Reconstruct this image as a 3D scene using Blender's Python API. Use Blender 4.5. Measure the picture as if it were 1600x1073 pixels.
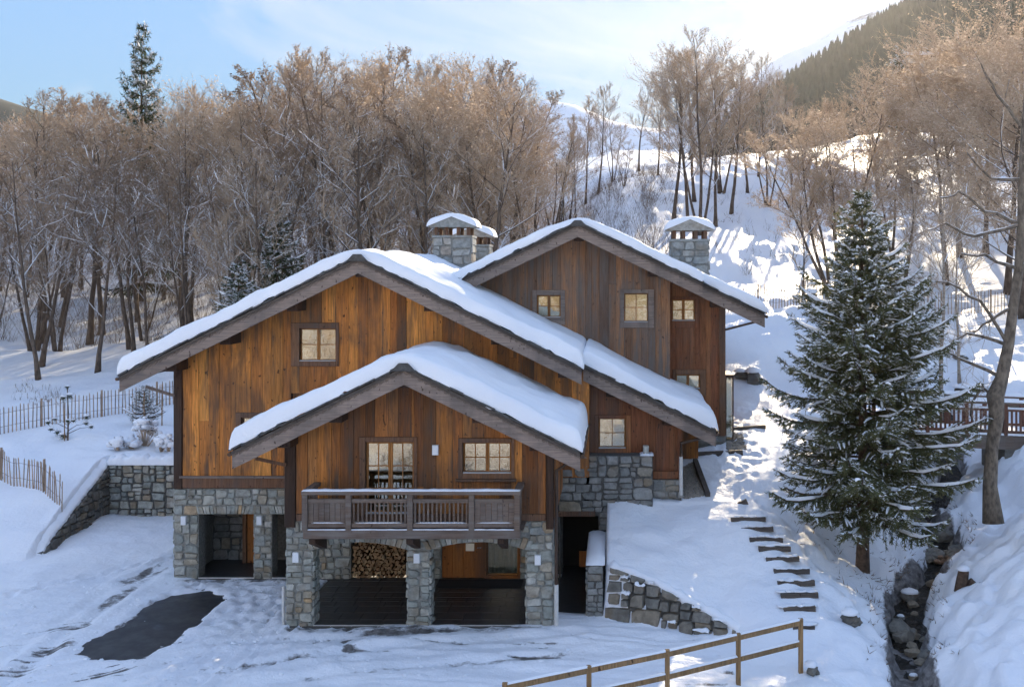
import bpy, math, random
import numpy as np
from mathutils import Vector, Matrix, Quaternion

for o in list(bpy.data.objects): bpy.data.objects.remove(o)
SC = bpy.context.scene
COL = SC.collection
rad = math.radians

# ------------------------------------------------------------------ camera
CAM_Z = 9.9
HX, HY, F = 960.0, 425.0, 1600.0        # vanishing point and focal length in photograph pixels
cd = bpy.data.cameras.new('camera'); cam = bpy.data.objects.new('camera', cd); COL.objects.link(cam)
cam.location = (0, 0, CAM_Z); cam.rotation_euler = (rad(90), 0, 0)
cd.sensor_width = 36; cd.lens = 36; cd.shift_x = -0.1; cd.shift_y = (HY - 536.5) / 1600
cd.clip_end = 6000; cd.clip_start = 0.5
SC.camera = cam

# ------------------------------------------------------------------ sky, sun, exposure
CLOUD_AT = (1.2, 9.4, 3.3)
SUN_EL, SUN_AZ = 20.0, 13.5             # degrees; azimuth measured from +Y towards +X
w = bpy.data.worlds.new('World'); SC.world = w; w.use_nodes = True
wn = w.node_tree.nodes; wl = w.node_tree.links; wn.clear()
wo = wn.new('ShaderNodeOutputWorld'); bg = wn.new('ShaderNodeBackground')
sky = wn.new('ShaderNodeTexSky'); sky.sky_type = 'NISHITA'; sky.sun_disc = False
sky.sun_elevation = rad(SUN_EL); sky.sun_rotation = rad(SUN_AZ)
sky.altitude = 1400; sky.air_density = 1.0; sky.dust_density = 0.15; sky.ozone_density = 2.0
bg.inputs['Strength'].default_value = 0.142
# thin cirrus streaks over the whole sky
tc = wn.new('ShaderNodeTexCoord')
mp = wn.new('ShaderNodeMapping'); mp.inputs['Rotation'].default_value = (rad(8), rad(-32), rad(10)); mp.inputs['Scale'].default_value = (1.0, 1.0, 2.6)
mp.inputs['Location'].default_value = CLOUD_AT
wl.new(tc.outputs['Generated'], mp.inputs['Vector'])
nz = wn.new('ShaderNodeTexNoise'); nz.inputs['Scale'].default_value = 2.1; nz.inputs['Detail'].default_value = 5; nz.inputs['Roughness'].default_value = 0.55
nz.inputs['Distortion'].default_value = 1.1
wl.new(mp.outputs[0], nz.inputs['Vector'])
cr = wn.new('ShaderNodeValToRGB'); cr.color_ramp.elements[0].position = 0.44; cr.color_ramp.elements[1].position = 0.66
cr.color_ramp.elements[0].color = (0, 0, 0, 1); cr.color_ramp.elements[1].color = (1, 1, 1, 1)
wl.new(nz.outputs[0], cr.inputs[0])
cm = wn.new('ShaderNodeMath'); cm.operation = 'MULTIPLY'; cm.inputs[1].default_value = 0.75; wl.new(cr.outputs[0], cm.inputs[0])
# even the sky out: divide its colour by the root of its brightness
bw_ = wn.new('ShaderNodeRGBToBW'); wl.new(sky.outputs[0], bw_.inputs[0])
pw_ = wn.new('ShaderNodeMath'); pw_.operation = 'POWER'; pw_.inputs[1].default_value = -0.9; wl.new(bw_.outputs[0], pw_.inputs[0])
sv_ = wn.new('ShaderNodeVectorMath'); sv_.operation = 'SCALE'; wl.new(sky.outputs[0], sv_.inputs[0]); wl.new(pw_.outputs[0], sv_.inputs['Scale'])
mx = wn.new('ShaderNodeMix'); mx.data_type = 'RGBA'
wl.new(cm.outputs[0], mx.inputs[0]); wl.new(sv_.outputs[0], mx.inputs[6]); mx.inputs[7].default_value = (2.0, 1.97, 1.97, 1)
wl.new(mx.outputs[2], bg.inputs['Color']); wl.new(bg.outputs[0], wo.inputs['Surface'])

sd = bpy.data.lights.new('sun', 'SUN'); sun = bpy.data.objects.new('sun', sd); COL.objects.link(sun)
sd.energy = 2.6; sd.angle = rad(0.53); sd.color = (1.0, 0.82, 0.58)
sdir = Vector((math.sin(rad(SUN_AZ)) * math.cos(rad(SUN_EL)), math.cos(rad(SUN_AZ)) * math.cos(rad(SUN_EL)), math.sin(rad(SUN_EL))))
sun.rotation_euler = sdir.to_track_quat('Z', 'Y').to_euler(); sun.location = (20, 60, 60)
vs = SC.view_settings; vs.view_transform = 'Standard'; vs.look = 'None'; vs.gamma = 1; vs.use_curve_mapping = False
vs.exposure = 1.88
SC.cycles.max_bounces = 5; SC.cycles.diffuse_bounces = 2; SC.cycles.glossy_bounces = 2
SC.cycles.transmission_bounces = 4; SC.cycles.transparent_max_bounces = 10; SC.cycles.volume_bounces = 0
SC.cycles.sample_clamp_indirect = 6
SC.cycles.use_adaptive_sampling = True; SC.cycles.adaptive_threshold = 0.04
SC.cycles.debug_use_spatial_splits = True

# ------------------------------------------------------------------ helpers
def PX(px, Y): return (px - HX) * Y / F
def PZ(py, Y): return CAM_Z - (py - HY) * Y / F
def P3(px, py, Y): return Vector((PX(px, Y), Y, PZ(py, Y)))

ORG = {}
def org(o): return ORG.get(o.name, Vector((0, 0, 0))) if o else Vector((0, 0, 0))
def link(o, parent=None):
    COL.objects.link(o)
    if parent is not None: o.parent = parent
    return o
def thing(name, loc, label=None, cat=None, group=None, kind=None):
    o = bpy.data.objects.new(name, None); o.empty_display_size = 0.2
    o.location = loc; link(o); ORG[o.name] = Vector(loc)
    tag(o, label, cat, group, kind); return o
def tag(o, label=None, cat=None, group=None, kind=None):
    if label: o['label'] = label
    if cat: o['category'] = cat
    if group: o['group'] = group
    if kind: o['kind'] = kind
    return o
def mkmesh(name, verts, faces, smooth=False):
    me = bpy.data.meshes.new(name)
    if isinstance(verts, np.ndarray): verts = verts.tolist()
    me.from_pydata(verts, [], faces)
    if smooth: me.shade_smooth()
    return me
def obj(name, verts, faces, mat, parent=None, smooth=False, kind=None):
    """world-space verts; the object's origin is its parent's origin (or its own base when top level)"""
    v = np.asarray(verts, dtype=float).reshape(-1, 3)
    if parent is not None: o0 = org(parent)
    else: o0 = Vector(((v[:, 0].min() + v[:, 0].max()) / 2, (v[:, 1].min() + v[:, 1].max()) / 2, v[:, 2].min()))
    v = v - np.array(o0)
    me = mkmesh(name, v, faces, smooth)
    me.materials.append(MAT[mat])
    o = bpy.data.objects.new(name, me)
    if parent is None: o.location = o0
    link(o, parent); ORG[o.name] = Vector(o0)
    if kind: o['kind'] = kind
    return o
class MB:
    """collects shapes into one mesh"""
    def __init__(s): s.v = []; s.f = []
    def add(s, vs, fs):
        b = len(s.v); s.v.extend([tuple(p) for p in vs]); s.f.extend([tuple(i + b for i in f) for f in fs]); return s
    def box(s, x0, x1, y0, y1, z0, z1):
        return s.add([(x0,y0,z0),(x1,y0,z0),(x1,y1,z0),(x0,y1,z0),(x0,y0,z1),(x1,y0,z1),(x1,y1,z1),(x0,y1,z1)],
                     [(0,3,2,1),(4,5,6,7),(0,1,5,4),(1,2,6,5),(2,3,7,6),(3,0,4,7)])
    def cbox(s, x0, x1, y0, y1, z0, z1, b=0.008):
        """box with a chamfer on the camera-facing (low y) edges"""
        vs = [(x0,y1,z0),(x1,y1,z0),(x1,y1,z1),(x0,y1,z1),(x0,y0+b,z0),(x1,y0+b,z0),(x1,y0+b,z1),(x0,y0+b,z1),
              (x0+b,y0,z0+b),(x1-b,y0,z0+b),(x1-b,y0,z1-b),(x0+b,y0,z1-b)]
        fs = [(3,2,1,0),(0,1,5,4),(1,2,6,5),(2,3,7,6),(3,0,4,7),(4,5,9,8),(5,6,10,9),(6,7,11,10),(7,4,8,11),(8,9,10,11)]
        return s.add(vs, fs)
    def prism(s, poly, y0, y1):
        """poly of (x,z) extruded along y"""
        n = len(poly)
        vs = [(x, y0, z) for x, z in poly] + [(x, y1, z) for x, z in poly]
        fs = [tuple(range(n)), tuple(range(2*n-1, n-1, -1))] + [(i, i+n, (i+1) % n + n, (i+1) % n) for i in range(n)]
        return s.add(vs, fs)
    def bar(s, a, b, w, h, up=(0,0,1)):
        a, b = Vector(a), Vector(b); d = (b - a).normalized(); u = Vector(up)
        r = d.cross(u).normalized(); u = r.cross(d).normalized()
        vs = [p + r*sx*w/2 + u*sz*h/2 for p in (a, b) for sx, sz in ((-1,-1),(1,-1),(1,1),(-1,1))]
        return s.add(vs, [(0,1,2,3),(7,6,5,4),(0,4,5,1),(1,5,6,2),(2,6,7,3),(3,7,4,0)])
    def tube(s, pts, rs, n=6, cap=True):
        pts = [Vector(p) for p in pts]; base = len(s.v); m = len(pts)
        if not hasattr(rs, '__len__'): rs = [rs]*m
        t0 = (pts[1]-pts[0]).normalized()
        ref = Vector((1,0,0)) if abs(t0.x) < .8 else Vector((0,1,0))
        for i, p in enumerate(pts):
            t = (pts[min(i+1,m-1)] - pts[max(i-1,0)])
            t = t.normalized() if t.length > 1e-9 else t0
            a = t.cross(ref); 
            if a.length < 1e-4: a = t.cross(Vector((0,1,0)))
            a.normalize(); b = t.cross(a)
            for k in range(n):
                c, q = math.cos(2*math.pi*k/n)*rs[i], math.sin(2*math.pi*k/n)*rs[i]
                s.v.append((p.x+a.x*c+b.x*q, p.y+a.y*c+b.y*q, p.z+a.z*c+b.z*q))
        for i in range(m-1):
            for k in range(n):
                k2 = (k+1) % n
                s.f.append((base+i*n+k, base+i*n+k2, base+(i+1)*n+k2, base+(i+1)*n+k))
        if cap:
            s.f.append(tuple(base+k for k in range(n))[::-1]); s.f.append(tuple(base+(m-1)*n+k for k in range(n)))
        return s
    def blob(s, c, rx, ry, rz, rng, nu=8, nv=5, rough=.15, flat=False):
        base = len(s.v); cx, cy, cz = c
        s.v.append((cx, cy, cz - (rz*.25 if flat else rz)))
        for j in range(1, nv):
            th = math.pi*j/nv
            for i in range(nu):
                ph = 2*math.pi*(i + .5*(j % 2))/nu; k = 1 + rng.uniform(-rough, rough)
                zz = -math.cos(th)*rz
                if flat and zz < 0: zz *= .25
                s.v.append((cx+math.cos(ph)*math.sin(th)*rx*k, cy+math.sin(ph)*math.sin(th)*ry*k, cz+zz*k))
        s.v.append((cx, cy, cz + rz)); top = len(s.v)-1
        for i in range(nu):
            s.f.append((base, base+1+(i+1) % nu, base+1+i))
            s.f.append((top, base+1+(nv-2)*nu+i, base+1+(nv-2)*nu+(i+1) % nu))
        for j in range(nv-2):
            for i in range(nu):
                a = base+1+j*nu; i2 = (i+1) % nu
                s.f.append((a+i, a+i2, a+nu+i2, a+nu+i))
        return s
    def build(s, name, mat, parent=None, smooth=False, kind=None):
        return obj(name, s.v, s.f, mat, parent, smooth, kind)

# vectorised value noise
def _hash(ix, iy, seed):
    h = (ix.astype(np.int64)*374761393 + iy.astype(np.int64)*668265263 + seed*2147483647) & 0xFFFFFFFF
    h = ((h ^ (h >> 13)) * 1274126177) & 0xFFFFFFFF
    h = h ^ (h >> 16)
    return (h & 0xFFFF) / 65535.0
def vnoise(x, y, seed=0):
    x = np.asarray(x, float); y = np.asarray(y, float)
    ix, iy = np.floor(x), np.floor(y); fx, fy = x-ix, y-iy
    fx = fx*fx*fx*(fx*(fx*6-15)+10); fy = fy*fy*fy*(fy*(fy*6-15)+10)
    a = _hash(ix, iy, seed); b = _hash(ix+1, iy, seed); c = _hash(ix, iy+1, seed); d = _hash(ix+1, iy+1, seed)
    return (a*(1-fx)+b*fx)*(1-fy) + (c*(1-fx)+d*fx)*fy - .5
def fbm(x, y, oct=4, seed=0, gain=.5):
    t = 0; a = 1.0
    for i in range(oct):
        t = t + a*vnoise(x*(2**i)+i*17.3, y*(2**i)-i*9.1, seed+i); a *= gain
    return t
def sstep(a, b, x):
    t = np.clip((np.asarray(x, float)-a)/(b-a), 0, 1); return t*t*(3-2*t)

# ------------------------------------------------------------------ materials
MAT = {}
class NT:
    def __init__(s, name):
        m = bpy.data.materials.new(name); m.use_nodes = True; MAT[name] = m; s.m = m
        s.n = m.node_tree.nodes; s.l = m.node_tree.links
        s.b = s.n['Principled BSDF']; s.out = s.n['Material Output']
    def node(s, t, **kw):
        n = s.n.new(t)
        for k, v in kw.items(): setattr(n, k, v)
        return n
    def link(s, a, b): s.l.new(a, b)
    def set(s, k, v): s.b.inputs[k].default_value = v
    def coord(s, scale=(1,1,1), rnd=True, kind='Object'):
        t = s.node('ShaderNodeTexCoord'); src = t.outputs[kind]
        if rnd:
            oi = s.node('ShaderNodeObjectInfo'); mu = s.node('ShaderNodeMath', operation='MULTIPLY'); mu.inputs[1].default_value = 91.7
            s.link(oi.outputs['Random'], mu.inputs[0])
            ad = s.node('ShaderNodeVectorMath', operation='ADD'); s.link(src, ad.inputs[0]); s.link(mu.outputs[0], ad.inputs[1]); src = ad.outputs[0]
        m = s.node('ShaderNodeMapping'); m.inputs['Scale'].default_value = scale; s.link(src, m.inputs['Vector']); return m.outputs[0]
    def noise(s, vec, scale, detail=4, rough=.55, dist=0):
        n = s.node('ShaderNodeTexNoise'); n.inputs['Scale'].default_value = scale; n.inputs['Detail'].default_value = detail
        n.inputs['Roughness'].default_value = rough; n.inputs['Distortion'].default_value = dist
        s.link(vec, n.inputs['Vector']); return n.outputs[0]
    def ramp(s, fac, stops, interp='LINEAR'):
        r = s.node('ShaderNodeValToRGB'); e = r.color_ramp; e.interpolation = interp
        while len(e.elements) < len(stops): e.elements.new(.5)
        for el, (p, c) in zip(e.elements, stops):
            el.position = p; el.color = (*c, 1) if len(c) == 3 else c
        s.link(fac, r.inputs[0]); return r.outputs[0]
    def grey(s, fac, p0, v0, p1, v1): return s.ramp(fac, [(p0, (v0,)*3), (p1, (v1,)*3)])
    def mix(s, fac, a, b, mode='MIX'):
        m = s.node('ShaderNodeMix', data_type='RGBA', blend_type=mode)
        for sock, v in ((m.inputs[0], fac), (m.inputs[6], a), (m.inputs[7], b)):
            if isinstance(v, (int, float)): sock.default_value = v
            elif isinstance(v, tuple): sock.default_value = (*v, 1)
            else: s.link(v, sock)
        return m.outputs[2]
    def bump(s, h, strength, dist=.02, normal=None):
        b = s.node('ShaderNodeBump'); b.inputs['Strength'].default_value = strength; b.inputs['Distance'].default_value = dist
        s.link(h, b.inputs['Height'])
        if normal is not None: s.link(normal, b.inputs['Normal'])
        s.link(b.outputs[0], s.b.inputs['Normal']); return b.outputs[0]
    def color(s, c): s.link(c, s.b.inputs['Base Color'])
    def piece_random(s):
        """one number for each piece: object random plus island random"""
        oi = s.node('ShaderNodeObjectInfo'); g = s.node('ShaderNodeNewGeometry')
        a = s.node('ShaderNodeMath', operation='MULTIPLY_ADD'); s.link(g.outputs['Random Per Island'], a.inputs[0]); a.inputs[1].default_value = 7.31
        s.link(oi.outputs['Random'], a.inputs[2])
        f = s.node('ShaderNodeMath', operation='FRACT'); s.link(a.outputs[0], f.inputs[0]); return f.outputs[0]

def plank_mat(name, stops, wear=(.10,.085,.075), wear_lo=.52, dark=.5, axis=2, rough=.75):
    t = NT(name); r = t.piece_random()
    base = t.ramp(r, stops)
    sc = [26, 26, 26]; sc[axis] = 1.3
    g = t.noise(t.coord(tuple(sc)), 1.0, 4, .6, .8)
    sc2 = [5, 5, 5]; sc2[axis] = .5
    wn_ = t.noise(t.coord(tuple(sc2)), 1.0, 3, .62)
    kn = t.noise(t.coord((11, 11, 6)), 1.0, 1, .5)
    c2 = t.mix(1.0, base, t.grey(g, .28, dark, .66, 1.25), 'MULTIPLY')
    c3 = t.mix(t.grey(kn, .69, 0, .75, .8), c2, (.035, .015, .008))
    st_ = t.noise(t.coord((.9,.9,.30), rnd=False), 1.0, 4, .65, .5)
    c3 = t.mix(t.grey(st_, .46, 0, .64, .6), c3, tuple(w_*.9 for w_ in wear))
    c4 = t.mix(t.grey(wn_, wear_lo, 0, wear_lo+.2, .85), c3, wear)
    t.color(c4); t.set('Roughness', rough); t.set('Specular IOR Level', .25)
    t.bump(g, .35, .012); return t

def simple(name, col, rough=.7, nscale=8, var=.35, bump=.2, metal=0, bdist=.01, scale=(1,1,1)):
    t = NT(name); n = t.noise(t.coord(scale), nscale, 3, .6)
    lo = tuple(c*(1-var) for c in col); hi = tuple(min(1, c*(1+var)) for c in col)
    t.color(t.ramp(n, [(.3, lo), (.7, hi)])); t.set('Roughness', rough); t.set('Metallic', metal)
    if bump: t.bump(n, bump, bdist)
    return t

plank_mat('plank_front', [(0,(0.273,0.100,0.029)),(.14,(0.530,0.204,0.050)),(.28,(0.177,0.067,0.024)),(.42,(0.675,0.272,0.065)),(.56,(0.137,0.059,0.024)),(.7,(0.482,0.173,0.043)),(.85,(0.305,0.129,0.045)),(1,(0.609,0.255,0.068))], wear=(.085,.065,.052), wear_lo=.50)
plank_mat('plank_main', [(0,(0.688,0.269,0.060)),(.16,(0.413,0.146,0.038)),(.3,(0.792,0.334,0.079)),(.44,(0.223,0.088,0.028)),(.58,(0.584,0.215,0.050)),(.72,(0.344,0.128,0.038)),(.86,(0.757,0.295,0.065)),(1,(0.172,0.071,0.027))], wear=(.09,.068,.052), wear_lo=.52)
plank_mat('plank_rear', [(0,(0.304,0.152,0.076)),(.2,(0.160,0.088,0.054)),(.4,(0.464,0.217,0.095)),(.6,(0.208,0.124,0.080)),(.8,(0.352,0.168,0.076)),(1,(0.136,0.083,0.058))], wear=(.17,.145,.125), wear_lo=.44)
plank_mat('plank_red', [(0,(0.273,0.099,0.044)),(.5,(0.193,0.072,0.033)),(1,(0.336,0.137,0.055))], wear_lo=.68)
plank_mat('beam_grey', [(0,(.25,.19,.155)),(.5,(.29,.225,.185)),(1,(.22,.17,.14))], wear=(.13,.11,.10), wear_lo=.56, dark=.66, axis=0)
plank_mat('dark_fascia', [(0,(.085,.07,.06)),(1,(.11,.09,.075))], wear_lo=.7, axis=0)
plank_mat('carving_shade_wood', [(0,(.19,.145,.115)),(1,(.22,.165,.13))], wear_lo=.8, axis=0)  # relief shading put into the carving's darker tone, flat light hides it
plank_mat('beam_brown', [(0,(.20,.10,.055)),(.5,(.16,.085,.05)),(1,(.24,.12,.06))], wear=(.11,.09,.08), wear_lo=.55)
plank_mat('dark_timber', [(0,(.055,.030,.019)),(1,(.085,.045,.028))], wear=(.05,.04,.035), wear_lo=.6)
plank_mat('balcony_wood', [(0,(.135,.095,.07)),(.5,(.17,.12,.09)),(1,(.10,.07,.055))], wear=(.20,.175,.155), wear_lo=.52, axis=0, dark=.6)
plank_mat('sash_wood', [(0,(.36,.15,.04)),(1,(.42,.185,.055))], wear_lo=.9, dark=.75)
plank_mat('door_wood', [(0,(.34,.12,.030)),(1,(.38,.145,.038))], wear_lo=.9, dark=.75)
plank_mat('fence_wood', [(0,(0.405,0.280,0.189)),(.5,(0.486,0.350,0.246)),(1,(0.297,0.210,0.145))], wear=(.22,.19,.17), wear_lo=.55)
plank_mat('rail_wood', [(0,(.27,.165,.075)),(1,(.33,.20,.095))], wear=(.16,.12,.075), wear_lo=.6)
plank_mat('bridge_red', [(0,(.165,.072,.045)),(1,(.20,.09,.058))], wear_lo=.75)
plank_mat('step_timber', [(0,(.13,.105,.085)),(1,(.09,.075,.065))], wear_lo=.7, axis=0)

def stone_mat(name, stops, bump=.6):
    t = NT(name); r = t.piece_random(); base = t.ramp(r, stops)
    n = t.noise(t.coord((1,1,1)), 5.5, 5, .65, .4); n2 = t.noise(t.coord((1,1,1)), 1.6, 1, .5)
    c = t.mix(1.0, base, t.grey(n, .25, .55, .7, 1.35), 'MULTIPLY')
    c = t.mix(t.grey(n2, .55, 0, .72, .5), c, (.20,.135,.07))
    t.color(c); t.set('Roughness', .85); t.set('Specular IOR Level', .2); t.bump(n, bump, .03); return t
stone_mat('stone', [(0,(.36,.37,.33)),(.16,(.26,.275,.245)),(.32,(.44,.425,.36)),(.46,(.31,.325,.30)),(.6,(.50,.48,.42)),(.74,(.24,.25,.225)),(.86,(.40,.34,.25)),(.94,(.33,.345,.315)),(1,(.45,.30,.16))])
stone_mat('stone_grey', [(0,(.27,.27,.255)),(.3,(.19,.195,.185)),(.6,(.34,.33,.305)),(.85,(.23,.235,.22)),(1,(.31,.265,.20))])
stone_mat('stone_dark', [(0,(.15,.145,.125)),(.3,(.105,.10,.09)),(.6,(.20,.185,.155)),(.85,(.13,.13,.12)),(1,(.22,.175,.12))])
stone_mat('stone_chimney', [(0,(.34,.35,.33)),(.4,(.27,.28,.265)),(.8,(.40,.395,.36)),(1,(.33,.27,.21))])
stone_mat('boulder', [(0,(.22,.205,.175)),(.5,(.15,.145,.13)),(1,(.27,.225,.165))], bump=1.0)
simple('mortar', (.24,.235,.21), .95, 14, .35, .4)
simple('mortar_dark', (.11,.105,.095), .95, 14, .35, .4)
simple('slate', (.075,.072,.068), .8, 10, .4, .5)
simple('slate_floor', (.045,.045,.045), .38, 5, .35, .25)
simple('interior', (.05,.035,.025), .9, 2, .4, 0)
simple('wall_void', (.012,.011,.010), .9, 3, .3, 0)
simple('lamp_white', (.78,.79,.80), .35, 3, .04, 0)
simple('paper', (.5,.42,.3), .8, 3, .1, 0)
simple('pipe_brown', (.07,.045,.032), .4, 6, .25, .05, .6)
simple('pipe_white', (.62,.60,.56), .5, 6, .1, .05)
simple('blind', (.60,.54,.36), .8, 3, .08, .05, scale=(1,1,6))
simple('curtain', (.50,.56,.56), .85, 3, .25, .3, scale=(9,9,.3), bdist=.03)
simple('warm_room', (.26,.175,.085), .85, 5, .55, 0)
simple('metal_sill', (.55,.57,.60), .4, 5, .1, 0, .3)
simple('log_bark', (.11,.07,.045), .9, 9, .4, .4)
simple('gravel', (.28,.25,.21), .9, 20, .4, .5)
simple('mat_black', (.016,.016,.017), .9, 20, .3, .2)
simple('bark_alder', (.15,.12,.09), .95, 9, .55, .8, bdist=.04, scale=(1,1,.5))
simple('bark', (.12,.088,.065), .95, 7, .5, .6, bdist=.03, scale=(1,1,.35))
simple('bark_pale', (.34,.28,.22), .9, 5, .55, .5, bdist=.03, scale=(.6,.6,2.2))
simple('bark_spruce', (.10,.062,.040), .95, 8, .5, .6, bdist=.03)
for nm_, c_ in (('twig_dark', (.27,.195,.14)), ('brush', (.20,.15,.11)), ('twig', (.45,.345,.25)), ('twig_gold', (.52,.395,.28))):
    t = NT(nm_); t.set('Base Color', (*c_, 1)); t.set('Roughness', .9); t.set('Specular IOR Level', .1)
simple('plaster', (.62,.58,.50), .9, 3, .08, 0)
simple('chalet_far', (.07,.045,.032), .9, 3, .3, 0)
simple('rust_stone', (.26,.15,.085), .85, 7, .4, .5)
# split log ends: pale wood
t = NT('log_end'); r = t.piece_random(); n = t.noise(t.coord(), 9, 4)
t.color(t.mix(1.0, t.ramp(r, [(0,(.36,.21,.10)),(.5,(.27,.15,.07)),(1,(.44,.29,.15))]), t.grey(n, .3, .6, .7, 1.2), 'MULTIPLY')); t.set('Roughness', .9)
# leaves with some light passing through
def leaf_mat(name, stops, trans=.35):
    t = NT(name); r = t.piece_random(); c = t.ramp(r, stops)
    d = t.node('ShaderNodeBsdfDiffuse'); tr = t.node('ShaderNodeBsdfTranslucent'); m = t.node('ShaderNodeMixShader'); m.inputs[0].default_value = trans
    t.link(c, d.inputs[0]); t.link(c, tr.inputs[0]); t.link(d.outputs[0], m.inputs[1]); t.link(tr.outputs[0], m.inputs[2]); t.link(m.outputs[0], t.out.inputs[0])
leaf_mat('needle', [(0,(.095,.105,.058)),(.5,(.15,.155,.080)),(1,(.23,.215,.105))], .42)
leaf_mat('hazed_conifer', [(0,(.065,.072,.062)),(1,(.10,.105,.092))], .2)  # greyed in the colour to suggest distance haze
leaf_mat('needle_dark', [(0,(.050,.066,.036)),(1,(.085,.10,.048))], .3)
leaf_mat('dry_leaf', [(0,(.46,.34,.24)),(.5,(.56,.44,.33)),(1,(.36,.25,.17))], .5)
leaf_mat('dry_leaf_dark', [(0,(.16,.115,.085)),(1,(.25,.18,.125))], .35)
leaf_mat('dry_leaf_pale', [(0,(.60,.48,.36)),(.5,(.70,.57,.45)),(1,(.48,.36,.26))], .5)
# glass: half see-through, mirror-like at the surface
t = NT('glass'); tr = t.node('ShaderNodeBsdfTransparent'); gl = t.node('ShaderNodeBsdfGlossy'); gl.inputs['Roughness'].default_value = .015; gl.inputs['Color'].default_value = (1,.9,.72,1)  # warm gloss tint gilds the reflections in place of sunlit slopes
tr.inputs[0].default_value = (.85,.88,.86,1)
n = t.noise(t.coord((1,1,1)), 1.8, 3); bp = t.node('ShaderNodeBump'); bp.inputs['Strength'].default_value = .10; bp.inputs['Distance'].default_value = .05
t.link(n, bp.inputs['Height']); t.link(bp.outputs[0], gl.inputs['Normal'])
lw = t.node('ShaderNodeFresnel'); lw.inputs[0].default_value = 1.5
ma = t.node('ShaderNodeMath', operation='MULTIPLY_ADD'); t.link(lw.outputs[0], ma.inputs[0]); ma.inputs[1].default_value = 2.0; ma.inputs[2].default_value = .20; ma.use_clamp = True
m = t.node('ShaderNodeMixShader'); t.link(ma.outputs[0], m.inputs[0]); t.link(tr.outputs[0], m.inputs[1]); t.link(gl.outputs[0], m.inputs[2]); t.link(m.outputs[0], t.out.inputs[0])
# snow lying on things
t = NT('snow'); n = t.noise(t.coord(rnd=False), 7, 3, .6); n2 = t.noise(t.coord(rnd=False), .7, 1)
t.color(t.ramp(n2, [(.3,(.84,.86,.90)),(.7,(.90,.91,.93))])); t.set('Roughness', .55); t.set('Specular IOR Level', .3)
t.bump(n, .45, .035)
# snow on the ground, with slush and grit in the wheel tracks
t = NT('ground_snow'); n = t.noise(t.coord(rnd=False), 5, 4, .65); n2 = t.noise(t.coord(rnd=False), .35, 1); n3 = t.noise(t.coord(rnd=False), 2.3, 5, .72)
at = t.node('ShaderNodeAttribute'); at.attribute_name = 'dirt'
ad = t.node('ShaderNodeMath', operation='MULTIPLY_ADD'); t.link(n3, ad.inputs[0]); ad.inputs[1].default_value = 1.1; t.link(at.outputs['Fac'], ad.inputs[2])
f = t.grey(ad.outputs[0], .78, 0, 1.25, 1.0)
snowc = t.ramp(n2, [(.3,(.83,.85,.895)),(.7,(.90,.91,.93))])
t.color(t.mix(f, snowc, t.ramp(n, [(.35,(.055,.05,.045)),(.7,(.30,.28,.27))]))); t.set('Roughness', .55); t.set('Specular IOR Level', .3)
t.bump(n, .7, .06)
# wet asphalt
t = NT('asphalt'); n = t.noise(t.coord(rnd=False), 60, 5, .7); n2 = t.noise(t.coord(rnd=False), 1.1, 5, .6)
t.color(t.mix(t.grey(n2, .57, 0, .70, .75), t.ramp(n, [(.3,(.016,.016,.017)),(.7,(.045,.045,.047))]), (.16,.165,.175)))
t.link(t.grey(n2, .35, .30, .65, .65), t.b.inputs['Roughness']); t.bump(n, .3, .01)
# stream water
t = NT('water'); t.set('Base Color', (.018,.015,.011,1)); t.set('Roughness', .05); t.set('IOR', 1.33)
n = t.noise(t.coord((1,1,1), rnd=False), 4.5, 5, .6, .6); t.bump(n, .8, .2)
# far slopes
t = NT('mountain_snow'); n = t.noise(t.coord(rnd=False), .012, 8, .65); n2 = t.noise(t.coord(rnd=False), .05, 5, .6)
t.color(t.mix(t.grey(n2, .58, 0, .66, .8), t.ramp(n, [(.3,(.80,.82,.86)),(.7,(.88,.89,.91))]), (.13,.12,.12))); t.set('Roughness', .8)
simple('mountain_wood', (.05,.055,.045), .95, .08, .35, .0)
# ------------------------------------------------------------------ the ground
def ground_px(px, py, z=0.0):
    Y = (CAM_Z - z)*F/(py - HY); return (px - HX)*Y/F, Y
BR_Y = [-200,-60,-20,5,20,25,27.5,32,33,39,42,46,50,55,65,75,88,100,115,140,200,300,700]
BR_Z = [ 80, 30, 12, 3,-.6,-.1,.4,2.3,2.6,3.5,4.0,4.8,6.3,8.0,10.6,13.6,17.6,21.0,23.3,24.5,30,45,60]
BL_Y = [-200,-60,-20,5,20,33,36,41,46,60,80,100,130,160,300,700]
BL_Z = [ 80, 30, 12, 3,0,.05,.4,2.45,3.1,4.1,5.4,10.5,21,26,40,55]
def sinterp(y, a, b, r=1.2):
    return sum(np.interp(y + k*r, a, b) for k in (-1, -.5, 0, .5, 1))/5
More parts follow.
